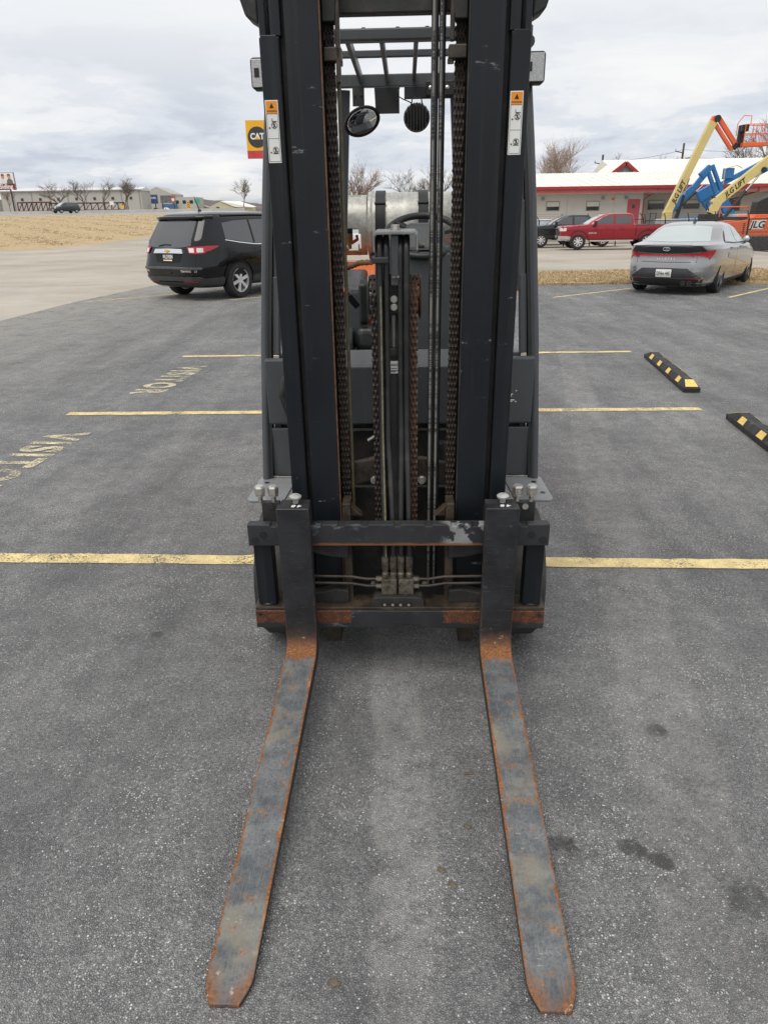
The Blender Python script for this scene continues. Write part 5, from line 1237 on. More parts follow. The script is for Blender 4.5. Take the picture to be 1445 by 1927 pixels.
# ---- pickup trucks
def pickup(name, loc, heading, paint, label, scale, accent, text=None):
    S = [(.48, .20, 5.85, .86, 8), (.56, .06, 5.95, .96, 9), (.72, .0, 6.0, .99, 9), (.95, .0, 6.0, 1.0, 9), (1.12, .0, 6.0, 1.0, 9), (1.22, .0, 5.92, .985, 9), (1.27, .01, 5.55, .975, 9), (1.285, 1.86, 4.85, .965, 9), (1.33, 1.90, 4.55, .945, 8), (1.50, 1.93, 4.28, .90, 8), (1.72, 1.98, 3.88, .82, 8), (1.83, 2.06, 3.60, .77, 7), (1.865, 2.25, 3.35, .66, 6), (1.875, 2.5, 3.1, .45, 5)]
    c = Car(name, loc, heading, S, paint, scale); tag(c.e, label, 'pickup'); c.body((1.22, 5.0), .50, sub=2, na=64)
    for sg in (-1, 1):
        c.patch('side_window', M_glass_d, [(2.16, 1.34), (3.02, 1.32)], [(2.16, 1.74), (3.02, 1.76)], 'side', sg, nb=5)
        c.patch('side_window', M_glass_d, [(3.14, 1.32), (4.22, 1.33)], [(3.14, 1.76), (3.68, 1.72)], 'side', sg, nb=5)
        c.patch('bed_gap', M_under, [(1.86, .55), (1.90, .55)], [(1.86, 1.27), (1.90, 1.27)], 'side', sg, off=.003, nb=2, th=.005)
        for x in (3.08,): c.patch('door_gap', M_under, [(x, .58), (x + .015, .58)], [(x, 1.29), (x + .015, 1.29)], 'side', sg, off=.003, nb=2, th=.005)
        c.patch('sill_step', accent, [(1.95, .42), (4.35, .42)], [(1.95, .50), (4.35, .50)], 'side', sg, off=.03, nb=4, th=.06)
        c.patch('bed_rail', M_trim, [(.05, 1.245), (1.85, 1.245)], [(.05, 1.275), (1.85, 1.275)], 'side', sg, off=.012, nb=4)
        for x in (2.55, 3.35): c.patch('door_handle', paint, [(x, 1.12), (x + .22, 1.12)], [(x, 1.165), (x + .22, 1.165)], 'side', sg, off=.03, nb=4)
        c.patch('tail_lamp', M_lampred, [(.06, .98), (.20, .98)], [(.06, 1.22), (.17, 1.22)], 'side', sg, off=.012, nb=3)
        c.patch('wheel_lip', M_trim, [(1.22 + .50 * math.cos(a), .465 + .50 * math.sin(a)) for a in np.linspace(2.95, .2, 13)], [(1.22 + .56 * math.cos(a), .465 + .56 * math.sin(a)) for a in np.linspace(2.95, .2, 13)], 'side', sg, off=.012, nb=14, nh=2)
        c.patch('wheel_lip', M_trim, [(5.0 + .50 * math.cos(a), .465 + .50 * math.sin(a)) for a in np.linspace(2.95, .2, 13)], [(5.0 + .56 * math.cos(a), .465 + .56 * math.sin(a)) for a in np.linspace(2.95, .2, 13)], 'side', sg, off=.012, nb=14, nh=2)
        c.patch('headlamp', M_lampclr, [(sg * .62, .98), (sg * .95, .98)], [(sg * .62, 1.13), (sg * .95, 1.13)], 'front', off=.015, nb=5)
        c.patch('headlamp_wing', M_lampclr, [(5.72, .98), (5.94, .98)], [(5.66, 1.13), (5.94, 1.13)], 'side', sg, off=.010, nb=3)
        m = MB(); p = Vector(c.side(4.15, 1.33, sg, .20)); m.box(p.x - .07, p.x + .07, p.y - .13, p.y + .13, p.z - .12, p.z + .16); m.build('wing_mirror', M_trim, c.e, bevel=.03)
        if text and sg > 0: c.text(text, .10, M_chrome, 0, .86, .012, where='side', sg=sg, x=4.25, bold=.003, sx=1.2)
    c.patch('windscreen', M_glass_l, [(-.80, 1.34), (0, 1.34), (.80, 1.34)], [(-.66, 1.76), (0, 1.77), (.66, 1.76)], 'front', off=.012, nb=8)
    c.patch('grille', M_trim, [(-.62, .78), (0, .78), (.62, .78)], [(-.62, 1.16), (0, 1.16), (.62, 1.16)], 'front', off=.012, nb=8)
    c.patch('grille_bar', M_chrome if accent is M_chrome else M_trim, [(-.72, 1.02), (0, 1.02), (.72, 1.02)], [(-.72, 1.10), (0, 1.10), (.72, 1.10)], 'front', off=.030, nb=8)
    c.patch('front_bumper', accent, [(-.93, .46), (0, .46), (.93, .46)], [(-.95, .72), (0, .72), (.95, .72)], 'front', off=.06, nb=14, th=.08)
    for sg in (-1, 1): c.patch('bumper_corner', accent, [(5.45, .50), (5.9, .48)], [(5.45, .70), (5.9, .72)], 'side', sg, off=.03, nb=5, th=.05)
    c.patch('bed_cover', M_trim, [(-.9, 1.262), (.9, 1.262)], [(-.88, 1.284), (.88, 1.284)], 'rear', off=.004, nb=6, nh=4)
    c.wheels((1.22, 5.0), .42, .28, 1.72, 8, .60, .05)
    return c
red_p = car_paint('red_car_paint', (.30, .010, .022), .3, .28)
pickup('pickup_truck', (15.35, 41.05, -.18), R(176.5), red_p, 'crimson crew-cab pickup with chrome bumper parked in the yard', .95, M_chrome, '2500 HD')
pickup('pickup_truck', (14.35, 45.6, -.22), R(176), car_paint('charcoal_car_paint', (.020, .024, .027), .4, .3), 'dark pickup half hidden behind the crimson pickup', .95, M_trim)
# ------------------------------------------------------------------ background things
def bare_tree(loc, h, label, spread=.75, seed=0, twig=.014, depth=5, col_=(.14, .105, .08), group='bare trees', lean=0.0, ntr=1, kids=(3, 4)):
    rg = random.Random(seed); e = empty('bare_tree', loc); tag(e, label, 'tree', group)
    bark = pm('bark_%d' % int(col_[0] * 1000), col_, .95, var=.25, vs=2)
    tr, cr = MB(), MB()
    def grow(mb, p, d, L, r, k):
        pts = [p]; rr = [r]; n = 3
        for i in range(n):
            d = (d + Vector((rg.gauss(0, .13), rg.gauss(0, .13), rg.gauss(0, .05) + .05))).normalized()
            pts.append(pts[-1] + d * (L / n)); rr.append(max(twig * .7, r * (1 - .42 * (i + 1) / n)))
        mb.tube(pts, rr, 5 if k < 2 else 3)
        if k >= depth: return
        for j in range(rg.randint(*kids)):
            q = rg.uniform(.35, 1.0) if k else rg.uniform(.55, 1.0); i = min(n - 1, int(q * n)); b = pts[i].lerp(pts[i + 1], q * n - i)
            a = rg.uniform(0, 6.283); s_ = spread * rg.uniform(.6, 1.25)
            nd = (d + Vector((math.cos(a) * s_, math.sin(a) * s_, rg.uniform(-.15, .25)))).normalized()
            grow(cr, b, nd, L * rg.uniform(.55, .85), max(twig, r * .55), k + 1)
    for q in range(ntr):
        off = Vector((rg.uniform(-.4, .4), rg.uniform(-.3, .3), 0)) if ntr > 1 else Vector((0, 0, 0))
        grow(tr, off, Vector((lean + rg.gauss(0, .12), rg.gauss(0, .06), 1)).normalized(), h * .40, h * .020, 0)
    tr.build('trunk', bark, e); cr.build('crown', bark, e)
    return e
def part(e, name, mat, x0, x1, y0, y1, z0, z1, bevel=0.0):
    m = MB(); m.box(x0, x1, y0, y1, z0, z1); return m.build(name, mat, e, bevel=bevel)

# ---- right: long low building with white roof and red fascia
M_wall = pm('pale_grey_wall', (.50, .475, .435), .85, var=.05, vs=.5, dirt=(.42, .39, .35), ds=1.2, dth=(.55, .8))
M_roofw = pm('white_metal_roof', (.80, .78, .70), .55, var=.05, vs=.4, dirt=(.70, .66, .56), ds=.8, dth=(.5, .75))
M_red = pm('red_fascia', (.34, .030, .030), .5, var=.08, vs=1)
M_pink = pm('faded_red_soffit', (.42, .115, .11), .7, var=.08, vs=1)
M_pane = gloss('window_pane', (.03, .033, .033), .08, 1.6)
M_blind = pm('window_blind', (.55, .54, .46), .8, var=.05)
M_frame = pm('grey_frame', (.24, .235, .225), .6)
b = empty('yard_building', (12, 60, -.4)); tag(b, 'long low grey building with white metal roof and red fascia behind the yard', 'building')
# local coordinates: x from 0, y depth from 0, z from ground
part(b, 'wall', M_wall, -1.9, 8.45, 0, 9, 0, 3.42)
part(b, 'wall', M_wall, 8.45, 34, 1.6, 9, 0, 3.42)
M_seam = pm('wall_seam', (.40, .38, .35), .9)
for x in (-.6, 2.55, 6.2): part(b, 'wall_joint', M_seam, x, x + .035, -.012, 0, .05, 3.35)
m = MB(); m.prism([(-.75, 3.42), (-.75, 3.90), (10, 5.35), (10, 3.42)], 'x', -2.3, 34.5); m.build('roof', M_roofw, b)
for i in range(46):
    x = -2.1 + i * .8; m = MB(); m.bar((x, -.72, 3.925), (x, 9.95, 5.372), .03, .03); m.build('roof_rib', M_roofw, b)
part(b, 'fascia', M_pink, -2.3, 34.5, -.80, -.752, 3.43, 3.72); part(b, 'gutter', M_red, -2.3, 34.5, -.92, -.802, 3.70, 3.92)
M_soff = pm('soffit', (.36, .33, .30), .9)
part(b, 'soffit', M_soff, 8.46, 34, -.74, 1.59, 3.36, 3.415)
def window(x, y, z, w, h, blind=.55):
    wdw = part(b, 'window', M_frame, x, x + w, y - .02, y + .04, z, z + h)
    m = MB(); m.box(x + .06, x + w - .06, y - .035, y - .021, z + .06, z + h - .06); m.build('pane', M_pane, wdw)
    m = MB(); m.box(x + .06, x + w - .06, y - .048, y - .036, z + h * (1 - blind), z + h - .06); m.build('blind', M_blind, wdw)
window(.95, 0, 2.22, 1.05, .70); window(4.05, 0, 2.18, 1.05, .72); window(9.4, 1.6, 2.2, 1.35, .72, .35); window(12.2, 1.6, 2.2, 1.35, .72, .4); window(16.0, 1.6, 2.0, .8, .95, .1); window(18.3, 1.6, 2.35, .65, .6, .1); window(22.0, 1.6, 2.2, 1.2, .7, .4)
dr = part(b, 'door', pm('red_door', (.40, .075, .085), .55, var=.06), 7.28, 8.22, -.05, .02, .95, 2.98)
m = MB(); m.box(7.62, 7.84, -.058, -.051, 2.32, 2.60); m.build('door_pane', M_pane, dr); m = MB(); m.box(8.08, 8.14, -.09, -.051, 1.85, 1.92); m.build('handle', M_frame, dr)
part(b, 'porch_step', M_kerb, 6.9, 9.2, -1.4, -.06, 0, .93)
for x0 in (6.95, 9.1):
    m = MB(); m.tube([(x0, -1.35, .93), (x0, -1.35, 1.95), (x0, -.1, 1.95), (x0, -.1, .93)], .03, 6); m.tube([(x0, -1.35, 1.45), (x0, -.1, 1.45)], .02, 6); m.build('handrail', M_trim, b)
m = MB(); m.tube([(9.2, -.86, 3.72), (9.1, -.6, 3.45), (8.5, -.03, 3.0), (8.5, -.06, .3)], .05, 8); m.build('downpipe', M_red, b)
m = MB(); m.tube([(16.9, -.86, 3.72), (16.9, -.8, 3.42), (15.9, 1.5, 2.85), (15.9, 1.5, .2)], .06, 8); m.build('downpipe', M_red, b)
for x in (.55, 5.2, 7.0): part(b, 'wall_lamp', M_frame, x, x + .22, -.18, -.001, 3.0, 3.2, .03)
part(b, 'wall_sign', pm('orange_sign', (.7, .12, .05), .5), 6.0, 6.22, -.03, -.001, 2.92, 3.1)
b2 = empty('rear_building', (18.2, 74, -.4)); tag(b2, 'taller white roof with a red gable rising behind the low building', 'building')
part(b2, 'wall', M_wall, .3, 30, .4, 12, 0, 4.9)
m = MB(); m.prism([(0, 4.9), (0, 5.25), (6.5, 7.0), (12.5, 5.2), (12.5, 4.9)], 'x', 4.6, 34); m.build('roof', M_roofw, b2)
m = MB(); m.prism([(3.35, 5.25), (4.6, 6.20), (5.85, 5.25)], 'y', -1.2, 5.0); m.build('gable_wall', M_frame, b2)
for s in (-1, 1):
    m = MB(); m.bar((4.6, -1.35, 6.28), (4.6 + s * 1.42, -1.35, 5.20), .3, .22, (0, 1, 0)); m.build('gable_trim', M_red, b2)
    m = MB(); m.bar((4.6 + s * .68, -.9, 5.85), (4.6 + s * .68, 5.0, 5.85), 1.75, .07, (s * .6, 0, .8)); m.build('gable_roof', M_roofw, b2)
# ---- utility poles with wires
M_pole = pm('pole_wood', (.10, .075, .06), .9, var=.2, vs=2)
def upole(loc, h, label):
    e = empty('utility_pole', loc); tag(e, label, 'utility pole', 'utility poles behind the yard building')
    m = MB(); m.cyl((0, 0, 0), (0, 0, h), .17, 8, .12); m.build('pole', M_pole, e)
    for z, a in ((h - 1.05, -1), (h - 1.75, 1), (h - 2.7, -1)):
        m = MB(); m.bar((0, -.15, z), (a * 1.0, -.15, z + .18), .10, .10); ar = m.build('cross_arm', M_pole, e)
        m = MB(); m.cyl((a * .95, -.15, z + .22), (a * .95, -.15, z + .42), .05, 6); m.build('insulator', M_frame, ar)
upole((26.94, 95, -.4), 8.5, 'wooden utility pole above the white roof, left one')
upole((36.5, 95, -.4), 9.6, 'wooden utility pole above the white roof, beside the raised boom')
for k, (z0, z1) in enumerate(((7.4, 8.5), (6.7, 7.7))):
    m = MB(); pts = [(26.9 + (36.5 - 26.9) * q / 10, 95, z0 + (z1 - z0) * q / 10 - 1.2 * (q / 10) * (1 - q / 10)) for q in range(11)]
    pts += [(36.5 + 30 * q / 10, 95 + 6 * q / 10, z1 + .6 * q / 10 - 2.0 * (q / 10) * (1 - q / 10)) for q in range(1, 11)]
    m.tube(pts, .016, 4); tag(m.build('power_line', M_ink), ['upper thin power line strung between the utility poles', 'lower thin power line strung between the utility poles'][k], 'wire')

# ---- yard fence: posts with arms, rails, wire mesh
M_fence = pm('black_fence', (.020, .020, .021), .6, var=.2)
M_mesh = pm('fence_wire', (.085, .085, .085), .6)
def fence(A, B, n, h, label):
    A, B = Vector(A), Vector(B); e = empty('wire_fence', A); tag(e, label, 'fence', 'black wire fence round the yard'); d = B - A
    out = Vector((-d.y, d.x, 0)).normalized()
    for i in range(n + 1):
        p = d * (i / n); m = MB(); m.cyl(p + Vector((0, 0, -.3)), p + Vector((0, 0, h)), .038, 8); m.bar(p + Vector((0, 0, h)), p + Vector((0, 0, h + .34)) - d.normalized() * .26, .04, .04); m.build('post', M_fence, e)
    for z in (h - .02, .12):
        m = MB(); m.tube([Vector((0, 0, z)), d + Vector((0, 0, z))], .024, 6); m.build('rail', M_fence, e)
    for k in (1, 2, 3):
        o = Vector((0, 0, h + .11 * k)) - d.normalized() * .085 * k; m = MB(); m.tube([o, d + o], .005, 3); m.build('barbed_wire', M_fence, e)
    m = MB(); L = d.length; g = d.normalized(); sp_ = .11
    for k in range(-int(h / sp_), int(L / sp_)):
        for sg in (1, -1):
            a0, z0, a1, z1 = (k * sp_, .12, k * sp_ + h, .12 + h) if sg > 0 else (k * sp_ + h, .12, k * sp_, .12 + h)
            def clip(a, z, a2, z2):
                if a < 0: z, a = z + (0 - a) * (z2 - z) / (a2 - a), 0
                if a > L: z, a = z + (L - a) * (z2 - z) / (a2 - a), L
                return a, z
            p = clip(a0, z0, a1, z1); q = clip(a1, z1, a0, z0)
            if abs(p[0] - q[0]) < .02: continue
            zc_ = lambda z: min(h - .03, max(.12, z))
            m.bar(g * p[0] + Vector((0, 0, zc_(p[1]))), g * q[0] + Vector((0, 0, zc_(q[1]))), .0045, .0045)
    m.build('wire_mesh', M_mesh, e)['kind'] = 'stuff'
fence((5.0, 47.2, -.25), (16.25, 47.2, -.25), 7, 1.50, 'black wire fence with angled posts running behind the crimson pickup')
fence((16.3, 47.0, -.25), (16.3, 30.5, -.09), 5, 1.42, 'black wire fence with angled posts running in front of the boom lifts')

# ---- boom lifts
M_cream = pm('cream_boom', (.62, .50, .20), .45, var=.06, vs=1.2, dirt=(.48, .39, .17), ds=2, dth=(.6, .8))
M_lor = pm('lift_orange', (.72, .13, .035), .45, var=.08, vs=1.5, dirt=(.45, .10, .035), ds=2.5, dth=(.6, .8))
M_blue = pm('lift_blue', (.025, .17, .42), .42, var=.1, vs=1.2)
M_ltgrey = pm('machine_grey', (.42, .45, .47), .5, var=.08)
def lrod(e, name, mat, p, q, r): m = MB(); m.tube([p, q], r, 10); return m.build(name, mat, e, smooth=40)
def bar_part(e, name, mat, p, q, w, h, bevel=.02, **kw): m = MB(); m.bar(p, q, w, h, **kw); return m.build(name, mat, e, bevel=bevel)
def boom_letters(e, parent, txt, size, p, q, t_, off, mat=M_ink):
    p, q = Vector(p), Vector(q); d = (q - p).normalized(); upv = Vector((0, -1, 0)).cross(d) * -1
    if upv.z < 0: upv = -upv
    return letters('boom_lettering', txt, size, mat, p.lerp(q, t_) + Vector((0, -off, 0)), d, upv, parent, bold=size * .022, shear=.25, sx=.95)
def chassis(e, x, y, z0, mat, w=2.0, l=2.6):
    for sx in (-1, 1):
        for sy in (-1, 1):
            we = empty('wheel', (x + sx * l * .38, y + sy * w * .42, z0 + .42), 0, e)
            m = MB(); m.lathe([(.2, -.16), (.38, -.16), (.42, -.08), (.42, .08), (.38, .16), (.2, .16)], (0, 0, 0), 'y', 24); m.build('tyre', M_ctyre, we, smooth=30)
            m = MB(); m.lathe([(.03, -.1), (.2, -.12), (.2, .12), (.03, .1)], (0, 0, 0), 'y', 16); m.build('rim', mat, we, smooth=30)
    part(e, 'chassis', M_trim, x - l * .45, x + l * .45, y - w * .35, y + w * .35, z0 + .30, z0 + .62, .03)
# lift A: raised cream boom with orange jib and basket
e = empty('boom_lift', (18.9, 50, -.3)); tag(e, 'boom lift with steep cream boom, orange jib and orange basket raised high', 'boom lift', 'boom lifts in the yard')
chassis(e, .2, .3, 0, M_ltgrey); part(e, 'turntable', M_ltgrey, -.6, 2.4, -.45, 1.0, .66, 1.50, .08)
p, q = (-.25, 0, 1.75), (1.93, 0, 7.05)
bm_ = bar_part(e, 'main_boom', M_cream, p, q, .36, .46); boom_letters(e, bm_, 'JLG LIFT', .40, p, q, .25, .20)
bar_part(e, 'boom_foot', M_cream, (-.30, 0, .45), (-.18, 0, 1.95), .42, .75)
bar_part(e, 'boom_head', M_lor, (1.78, 0, 6.80), (2.05, 0, 7.30), .34, .38)
m = MB(); m.cyl((2.12, -.24, 7.22), (2.12, .24, 7.22), .20, 14); m.build('knuckle', M_trim, e, smooth=40)
for o, w in ((.15, .26), (-.20, .20)):
    n_ = Vector((.70, 0, .72)) * o; bar_part(e, 'jib', M_lor, Vector((2.18, 0, 7.12)) + n_, Vector((3.48, 0, 5.62)) + n_, .22, w)
bar_part(e, 'jib_head', M_trim, (3.42, 0, 5.78), (3.66, 0, 5.60), .28, .34)
part(e, 'rotator', M_trim, 3.62, 3.98, -.12, .16, 5.60, 6.85, .05)
bk = empty('basket', (3.75, -.1, 5.62), R(-6), e)
part(bk, 'basket_floor', M_lor, .05, 1.52, -.45, .40, .0, .22, .02)
for x in (.08, .54, 1.02, 1.50):
    for y in (-.43, .38):
        if x in (.54,) and y > 0: continue
        m = MB(); m.tube([(x, y, .2), (x, y, 1.22)], .026, 6); m.build('basket_post', M_lor, bk)
for z in (.70, 1.22):
    m = MB(); m.tube([(.08, -.43, z), (1.50, -.43, z), (1.50, .38, z), (.08, .38, z)], .026, 6, True); m.build('basket_rail', M_lor, bk)
m = MB(); m.tube([(-.35, -.2, .6), (-.35, -.2, 1.3), (-.05, -.2, 1.72), (.42, -.2, 1.70), (.42, -.2, 1.25)], .026, 6); m.build('basket_guard', M_lor, bk)
part(bk, 'control_box', M_trim, -.1, .32, -.35, .1, .85, 1.22, .03)
lrod(e, 'lift_ram', M_trim, (.30, -.05, .75), (.72, -.05, 2.9), .09); lrod(e, 'ram_rod', M_steel, (.72, -.05, 2.9), (.92, -.05, 3.9), .045)
# lift B: lower cream boom running out of the picture
e = empty('boom_lift', (20.6, 47.5, -.27)); tag(e, 'boom lift with cream boom slanting out past the right edge', 'boom lift', 'boom lifts in the yard')
chassis(e, .6, .8, 0, M_ltgrey); part(e, 'turntable', M_trim, -.55, .55, -.2, .9, .66, 1.75, .06); part(e, 'engine_cover', M_ltgrey, .6, 2.6, .0, 1.1, .66, 1.72, .10)
p, q = (-.10, 0, 2.25), (5.6, 0, 6.9)
bm_ = bar_part(e, 'main_boom', M_cream, p, q, .34, .52); boom_letters(e, bm_, 'JLG LIFT', .40, p, q, .20, .19)
bar_part(e, 'boom_pivot', M_cream, (-.12, 0, 1.75), (.18, 0, 2.45), .38, .5)
lrod(e, 'lift_ram', M_trim, (.45, -.1, 1.2), (1.75, -.1, 3.0), .11); lrod(e, 'ram_rod', M_steel, (1.75, -.1, 3.0), (2.55, -.1, 4.05), .055)
m = MB(); m.cyl((2.6, -.25, 4.15), (2.6, .25, 4.15), .16, 12); m.build('ram_pin', M_trim, e)
m = MB(); m.tube([(-.3, -.1, 1.9), (-.55, -.1, 2.3), (-.35, -.1, 2.75), (.1, -.1, 2.6)], .035, 6); m.build('hydraulic_hose', M_hose, e)
# lift C: blue knuckle boom in the middle
e = empty('boom_lift', (20.2, 53, -.33)); tag(e, 'blue knuckle boom lift folded like an upturned V between the cream booms', 'boom lift', 'boom lifts in the yard')
chassis(e, 1.0, .4, 0, M_blue); part(e, 'turntable', M_blue, .2, 1.9, -.4, 1.0, .66, 1.6, .06)
bar_part(e, 'lower_boom', M_blue, (-.35, 0, 1.95), (1.15, 0, 3.35), .34, .52); bar_part(e, 'lower_boom_tube', M_blue, (1.0, 0, 3.2), (1.95, 0, 4.4), .26, .34)
bar_part(e, 'boom_head', M_blue, (1.55, 0, 4.15), (2.15, 0, 4.72), .34, .40)
for o in (.22, -.16):
    n_ = Vector((.87, 0, .5)) * o; bar_part(e, 'upper_arm', M_blue, Vector((2.05, 0, 4.72)) + n_, Vector((3.0, 0, 3.0)) + n_, .26, .22)
bar_part(e, 'upper_arm_tip', M_blue, (2.9, 0, 3.2), (4.35, 0, 1.15), .32, .62)
lrod(e, 'lift_ram', M_trim, (.1, -.25, 2.0), (1.3, -.25, 3.2), .08); lrod(e, 'ram_rod', M_steel, (1.3, -.25, 3.2), (1.75, -.25, 3.65), .04); lrod(e, 'lower_ram', M_trim, (-.1, -.2, .9), (.35, -.2, 2.2), .07)
# lift D: blue telescopic boom behind lift B
e = empty('boom_lift', (22.8, 55, -.35)); tag(e, 'blue straight boom lift rising behind the lower cream boom', 'boom lift', 'boom lifts in the yard')
chassis(e, 1.0, .4, 0, M_blue); part(e, 'turntable', M_blue, .3, 2.2, -.4, 1.0, .66, 1.7, .06)
bar_part(e, 'boom_foot', M_blue, (-.2, 0, 2.9), (1.0, 0, 3.55), .45, .75); bar_part(e, 'main_boom', M_blue, (.2, 0, 3.15), (5.2, 0, 5.7), .32, .30); bar_part(e, 'lower_boom', M_blue, (.8, 0, 2.9), (5.2, 0, 5.0), .26, .22); bar_part(e, 'mast_arm', M_blue, (.2, 0, 2.9), (1.9, 0, .9), .36, .55)
part(e, 'cab_box', M_blue, 1.4, 2.0, -.3, .3, 4.05, 4.75, .05); m = MB(); m.tube([(1.3, -.35, 3.7), (1.3, -.35, 4.7), (2.1, -.35, 4.9), (2.5, -.35, 4.7)], .03, 6); m.build('basket_frame', M_cream, e)
# lift E: big orange crawler at the right edge
e = empty('crawler_boom_lift', (17.6, 37.2, -.15)); tag(e, 'orange crawler boom lift on tracks at the right edge behind the fence', 'boom lift')
m = MB(); m.prism([(-1.0, .62), (-1.05, .95), (-.95, 1.28), (.05, 1.36), (.35, 1.60), (3.2, 1.60), (3.2, .55), (-.2, .52)], 'y', -.55, 1.2); bd = m.build('body', M_lor, e, bevel=.05)
letters('side_lettering', 'JLG', .42, M_ink, (.52, -.562, 1.13), (1, 0, 0), (0, 0, 1), bd, bold=.012, shear=.2, sx=1.1)
m = MB(); m.prism([(.12, .94), (.80, .94), (.92, 1.34), (.24, 1.34)], 'y', -.556, -.551); m.build('side_panel', M_white, bd)
m = MB(); m.box(-.9, 3.1, -.557, -.551, .80, .84); m.build('body_crease', pm('dark_orange', (.42, .08, .02), .5), bd)
m = MB()
for k in range(6): m.box(-.16, -.08, -.560, -.551, .74 + k * .085, .79 + k * .085)
m.build('vent_slot', M_ink, bd)
m = MB(); m.prism([(.40, 1.55), (.45, 2.15), (.7, 2.28), (2.2, 2.95), (3.4, 3.2), (3.4, 2.75), (1.2, 1.95), (1.0, 1.55)], 'y', -.35, .25); m.build('boom_arm', M_trim, e, bevel=.03)
bar_part(e, 'main_boom', M_cream, (1.1, -.1, 1.78), (4.6, -.1, 3.1), .34, .58)
part(e, 'tow_bar', M_trim, -.9, 1.0, -.2, .2, 1.36, 1.50, .02)
part(e, 'frame', M_trim, -.6, 2.8, -.5, 1.0, .30, .54, .02)
for y in (-.75, 1.05):
    tk_ = [(.35 + .40 * math.cos(a), .30 + .30 * math.sin(a)) for a in np.linspace(math.pi / 2, 3 * math.pi / 2, 9)] + [(2.9, 0.0), (2.9, .6)]
    m = MB(); m.prism(tk_, 'y', y - .02, y + .42); tr_ = m.build('track', M_trim, e, bevel=.02)
    for k in range(22):
        if k < 10: a = math.pi / 2 + math.pi * k / 9; cx2, cz2 = .35 + .42 * math.cos(a), .30 + .32 * math.sin(a)
        else: cx2, cz2 = .45 + (k - 10) * .2, .62
        m = MB(); m.box(cx2 - .05, cx2 + .05, y - .03, y + .43, cz2 - .03, cz2 + .03); m.build('track_shoe', pm('track_shoe', (.12, .11, .10), .8), tr_)
m = MB(); m.tube([(-1.05, .2, 1.5), (-1.05, .2, 1.95), (.3, .2, 1.95), (.3, .2, 1.5)], .03, 6); m.build('guard_rail', M_lor, e)
# crates and drums in the yard
for x, y, z, mat, lab in ((19.35, 48.6, .0, M_blue, 'blue drum standing by the foot of the raised cream boom'), (17.45, 44.0, .0, M_ltgrey, 'grey machine hood standing behind the fence left of the booms')):
    if mat is M_blue: m = MB(); m.lathe([(.28, 0), (.30, .02), (.30, .4), (.315, .42), (.30, .44), (.30, .86), (.26, .9), (.06, .93)], (0, 0, 0), 'z', 20); o = m.build('drum', mat, None, smooth=40); o.location = (x, y, -.28); tag(o, lab, 'drum')
    else: m = MB(); m.prism([(-.8, 0), (-.8, .75), (-.6, .98), (.6, 1.02), (.85, .8), (.85, 0)], 'y', -.5, .5); o = m.build('machine_hood', mat, None, bevel=.06); o.location = (x, y, -.22); tag(o, lab, 'machine')

# ---- banner sign on a pole, mostly hidden by the mast
e = empty('banner_pole', (-3.80, 30, 0)); tag(e, 'yellow banner sign with round black emblem and red strip, peeping past the mast', 'sign')
m = MB(); m.cyl((0, .1, 0), (0, .1, 6.0), .06, 12); m.build('pole', M_frame, e)
M_yel = pm('yellow_banner', (.80, .41, .015), .5, var=.05, vs=2)
part(e, 'banner_panel', M_yel, -1.13, -.12, -.02, .02, 3.97, 4.98); part(e, 'red_strip', pm('red_banner', (.52, .05, .06), .5), -1.13, -.12, -.02, .02, 3.70, 3.968)
m = MB(); m.cyl((-.72, -.021, 4.42), (-.72, -.026, 4.42), .355, 40); em = m.build('emblem', pm('charcoal_print', (.035, .035, .037), .5), e)
letters('emblem_lettering', 'CAT', .285, M_white, (-.72, -.029, 4.44), (1, 0, 0), (0, 0, 1), em, bold=.012, sx=.92)
m = MB(); m.add([(-.84, -.0315, 4.345), (-.60, -.0315, 4.345), (-.72, -.0315, 4.45)], [(0, 1, 2)]); m.build('emblem_triangle', M_yel, em)
for z in (3.72, 4.97): lrod(e, 'banner_arm', M_frame, (-1.12, .03, z), (0, .1, z), .02)

# ---- far left: bank road and what stands beyond
van_p = car_paint('dark_green_car', (.030, .042, .042), .3, .3)
S = [(.28, .15, 4.6, .78, 7), (.5, .0, 4.75, .90, 7), (.75, .0, 4.75, .92, 6.5), (.95, .05, 4.6, .91, 6), (1.05, .1, 3.75, .88, 6), (1.35, .3, 3.3, .80, 6), (1.58, .5, 2.9, .70, 6), (1.66, .9, 2.4, .5, 5)]
c = Car('road_car', (-49.3, 126.9, 2.86), R(238), S, van_p); tag(c.e, 'dark green car driving on the far road at the left', 'car'); c.body((.95, 3.75), .36, 2, 48)
c.both('side_window', M_glass_d, [(.6, 1.08), (3.3, 1.08)], [(.8, 1.5), (2.7, 1.5)], nb=6); c.patch('windscreen', M_glass_l, [(-.75, 1.08), (.75, 1.08)], [(-.62, 1.52), (.62, 1.52)], 'front', off=.01, nb=6); c.wheels((.95, 3.75), .33, .22, 1.5, 5)
for sg in (-1, 1): c.patch('headlamp', M_lampclr, [(sg * .5, .72), (sg * .85, .72)], [(sg * .5, .88), (sg * .85, .88)], 'front', off=.01, nb=3)
c.patch('licence_plate', M_white, [(-.2, .42), (.2, .42)], [(-.2, .55), (.2, .55)], 'front', off=.012, nb=3)
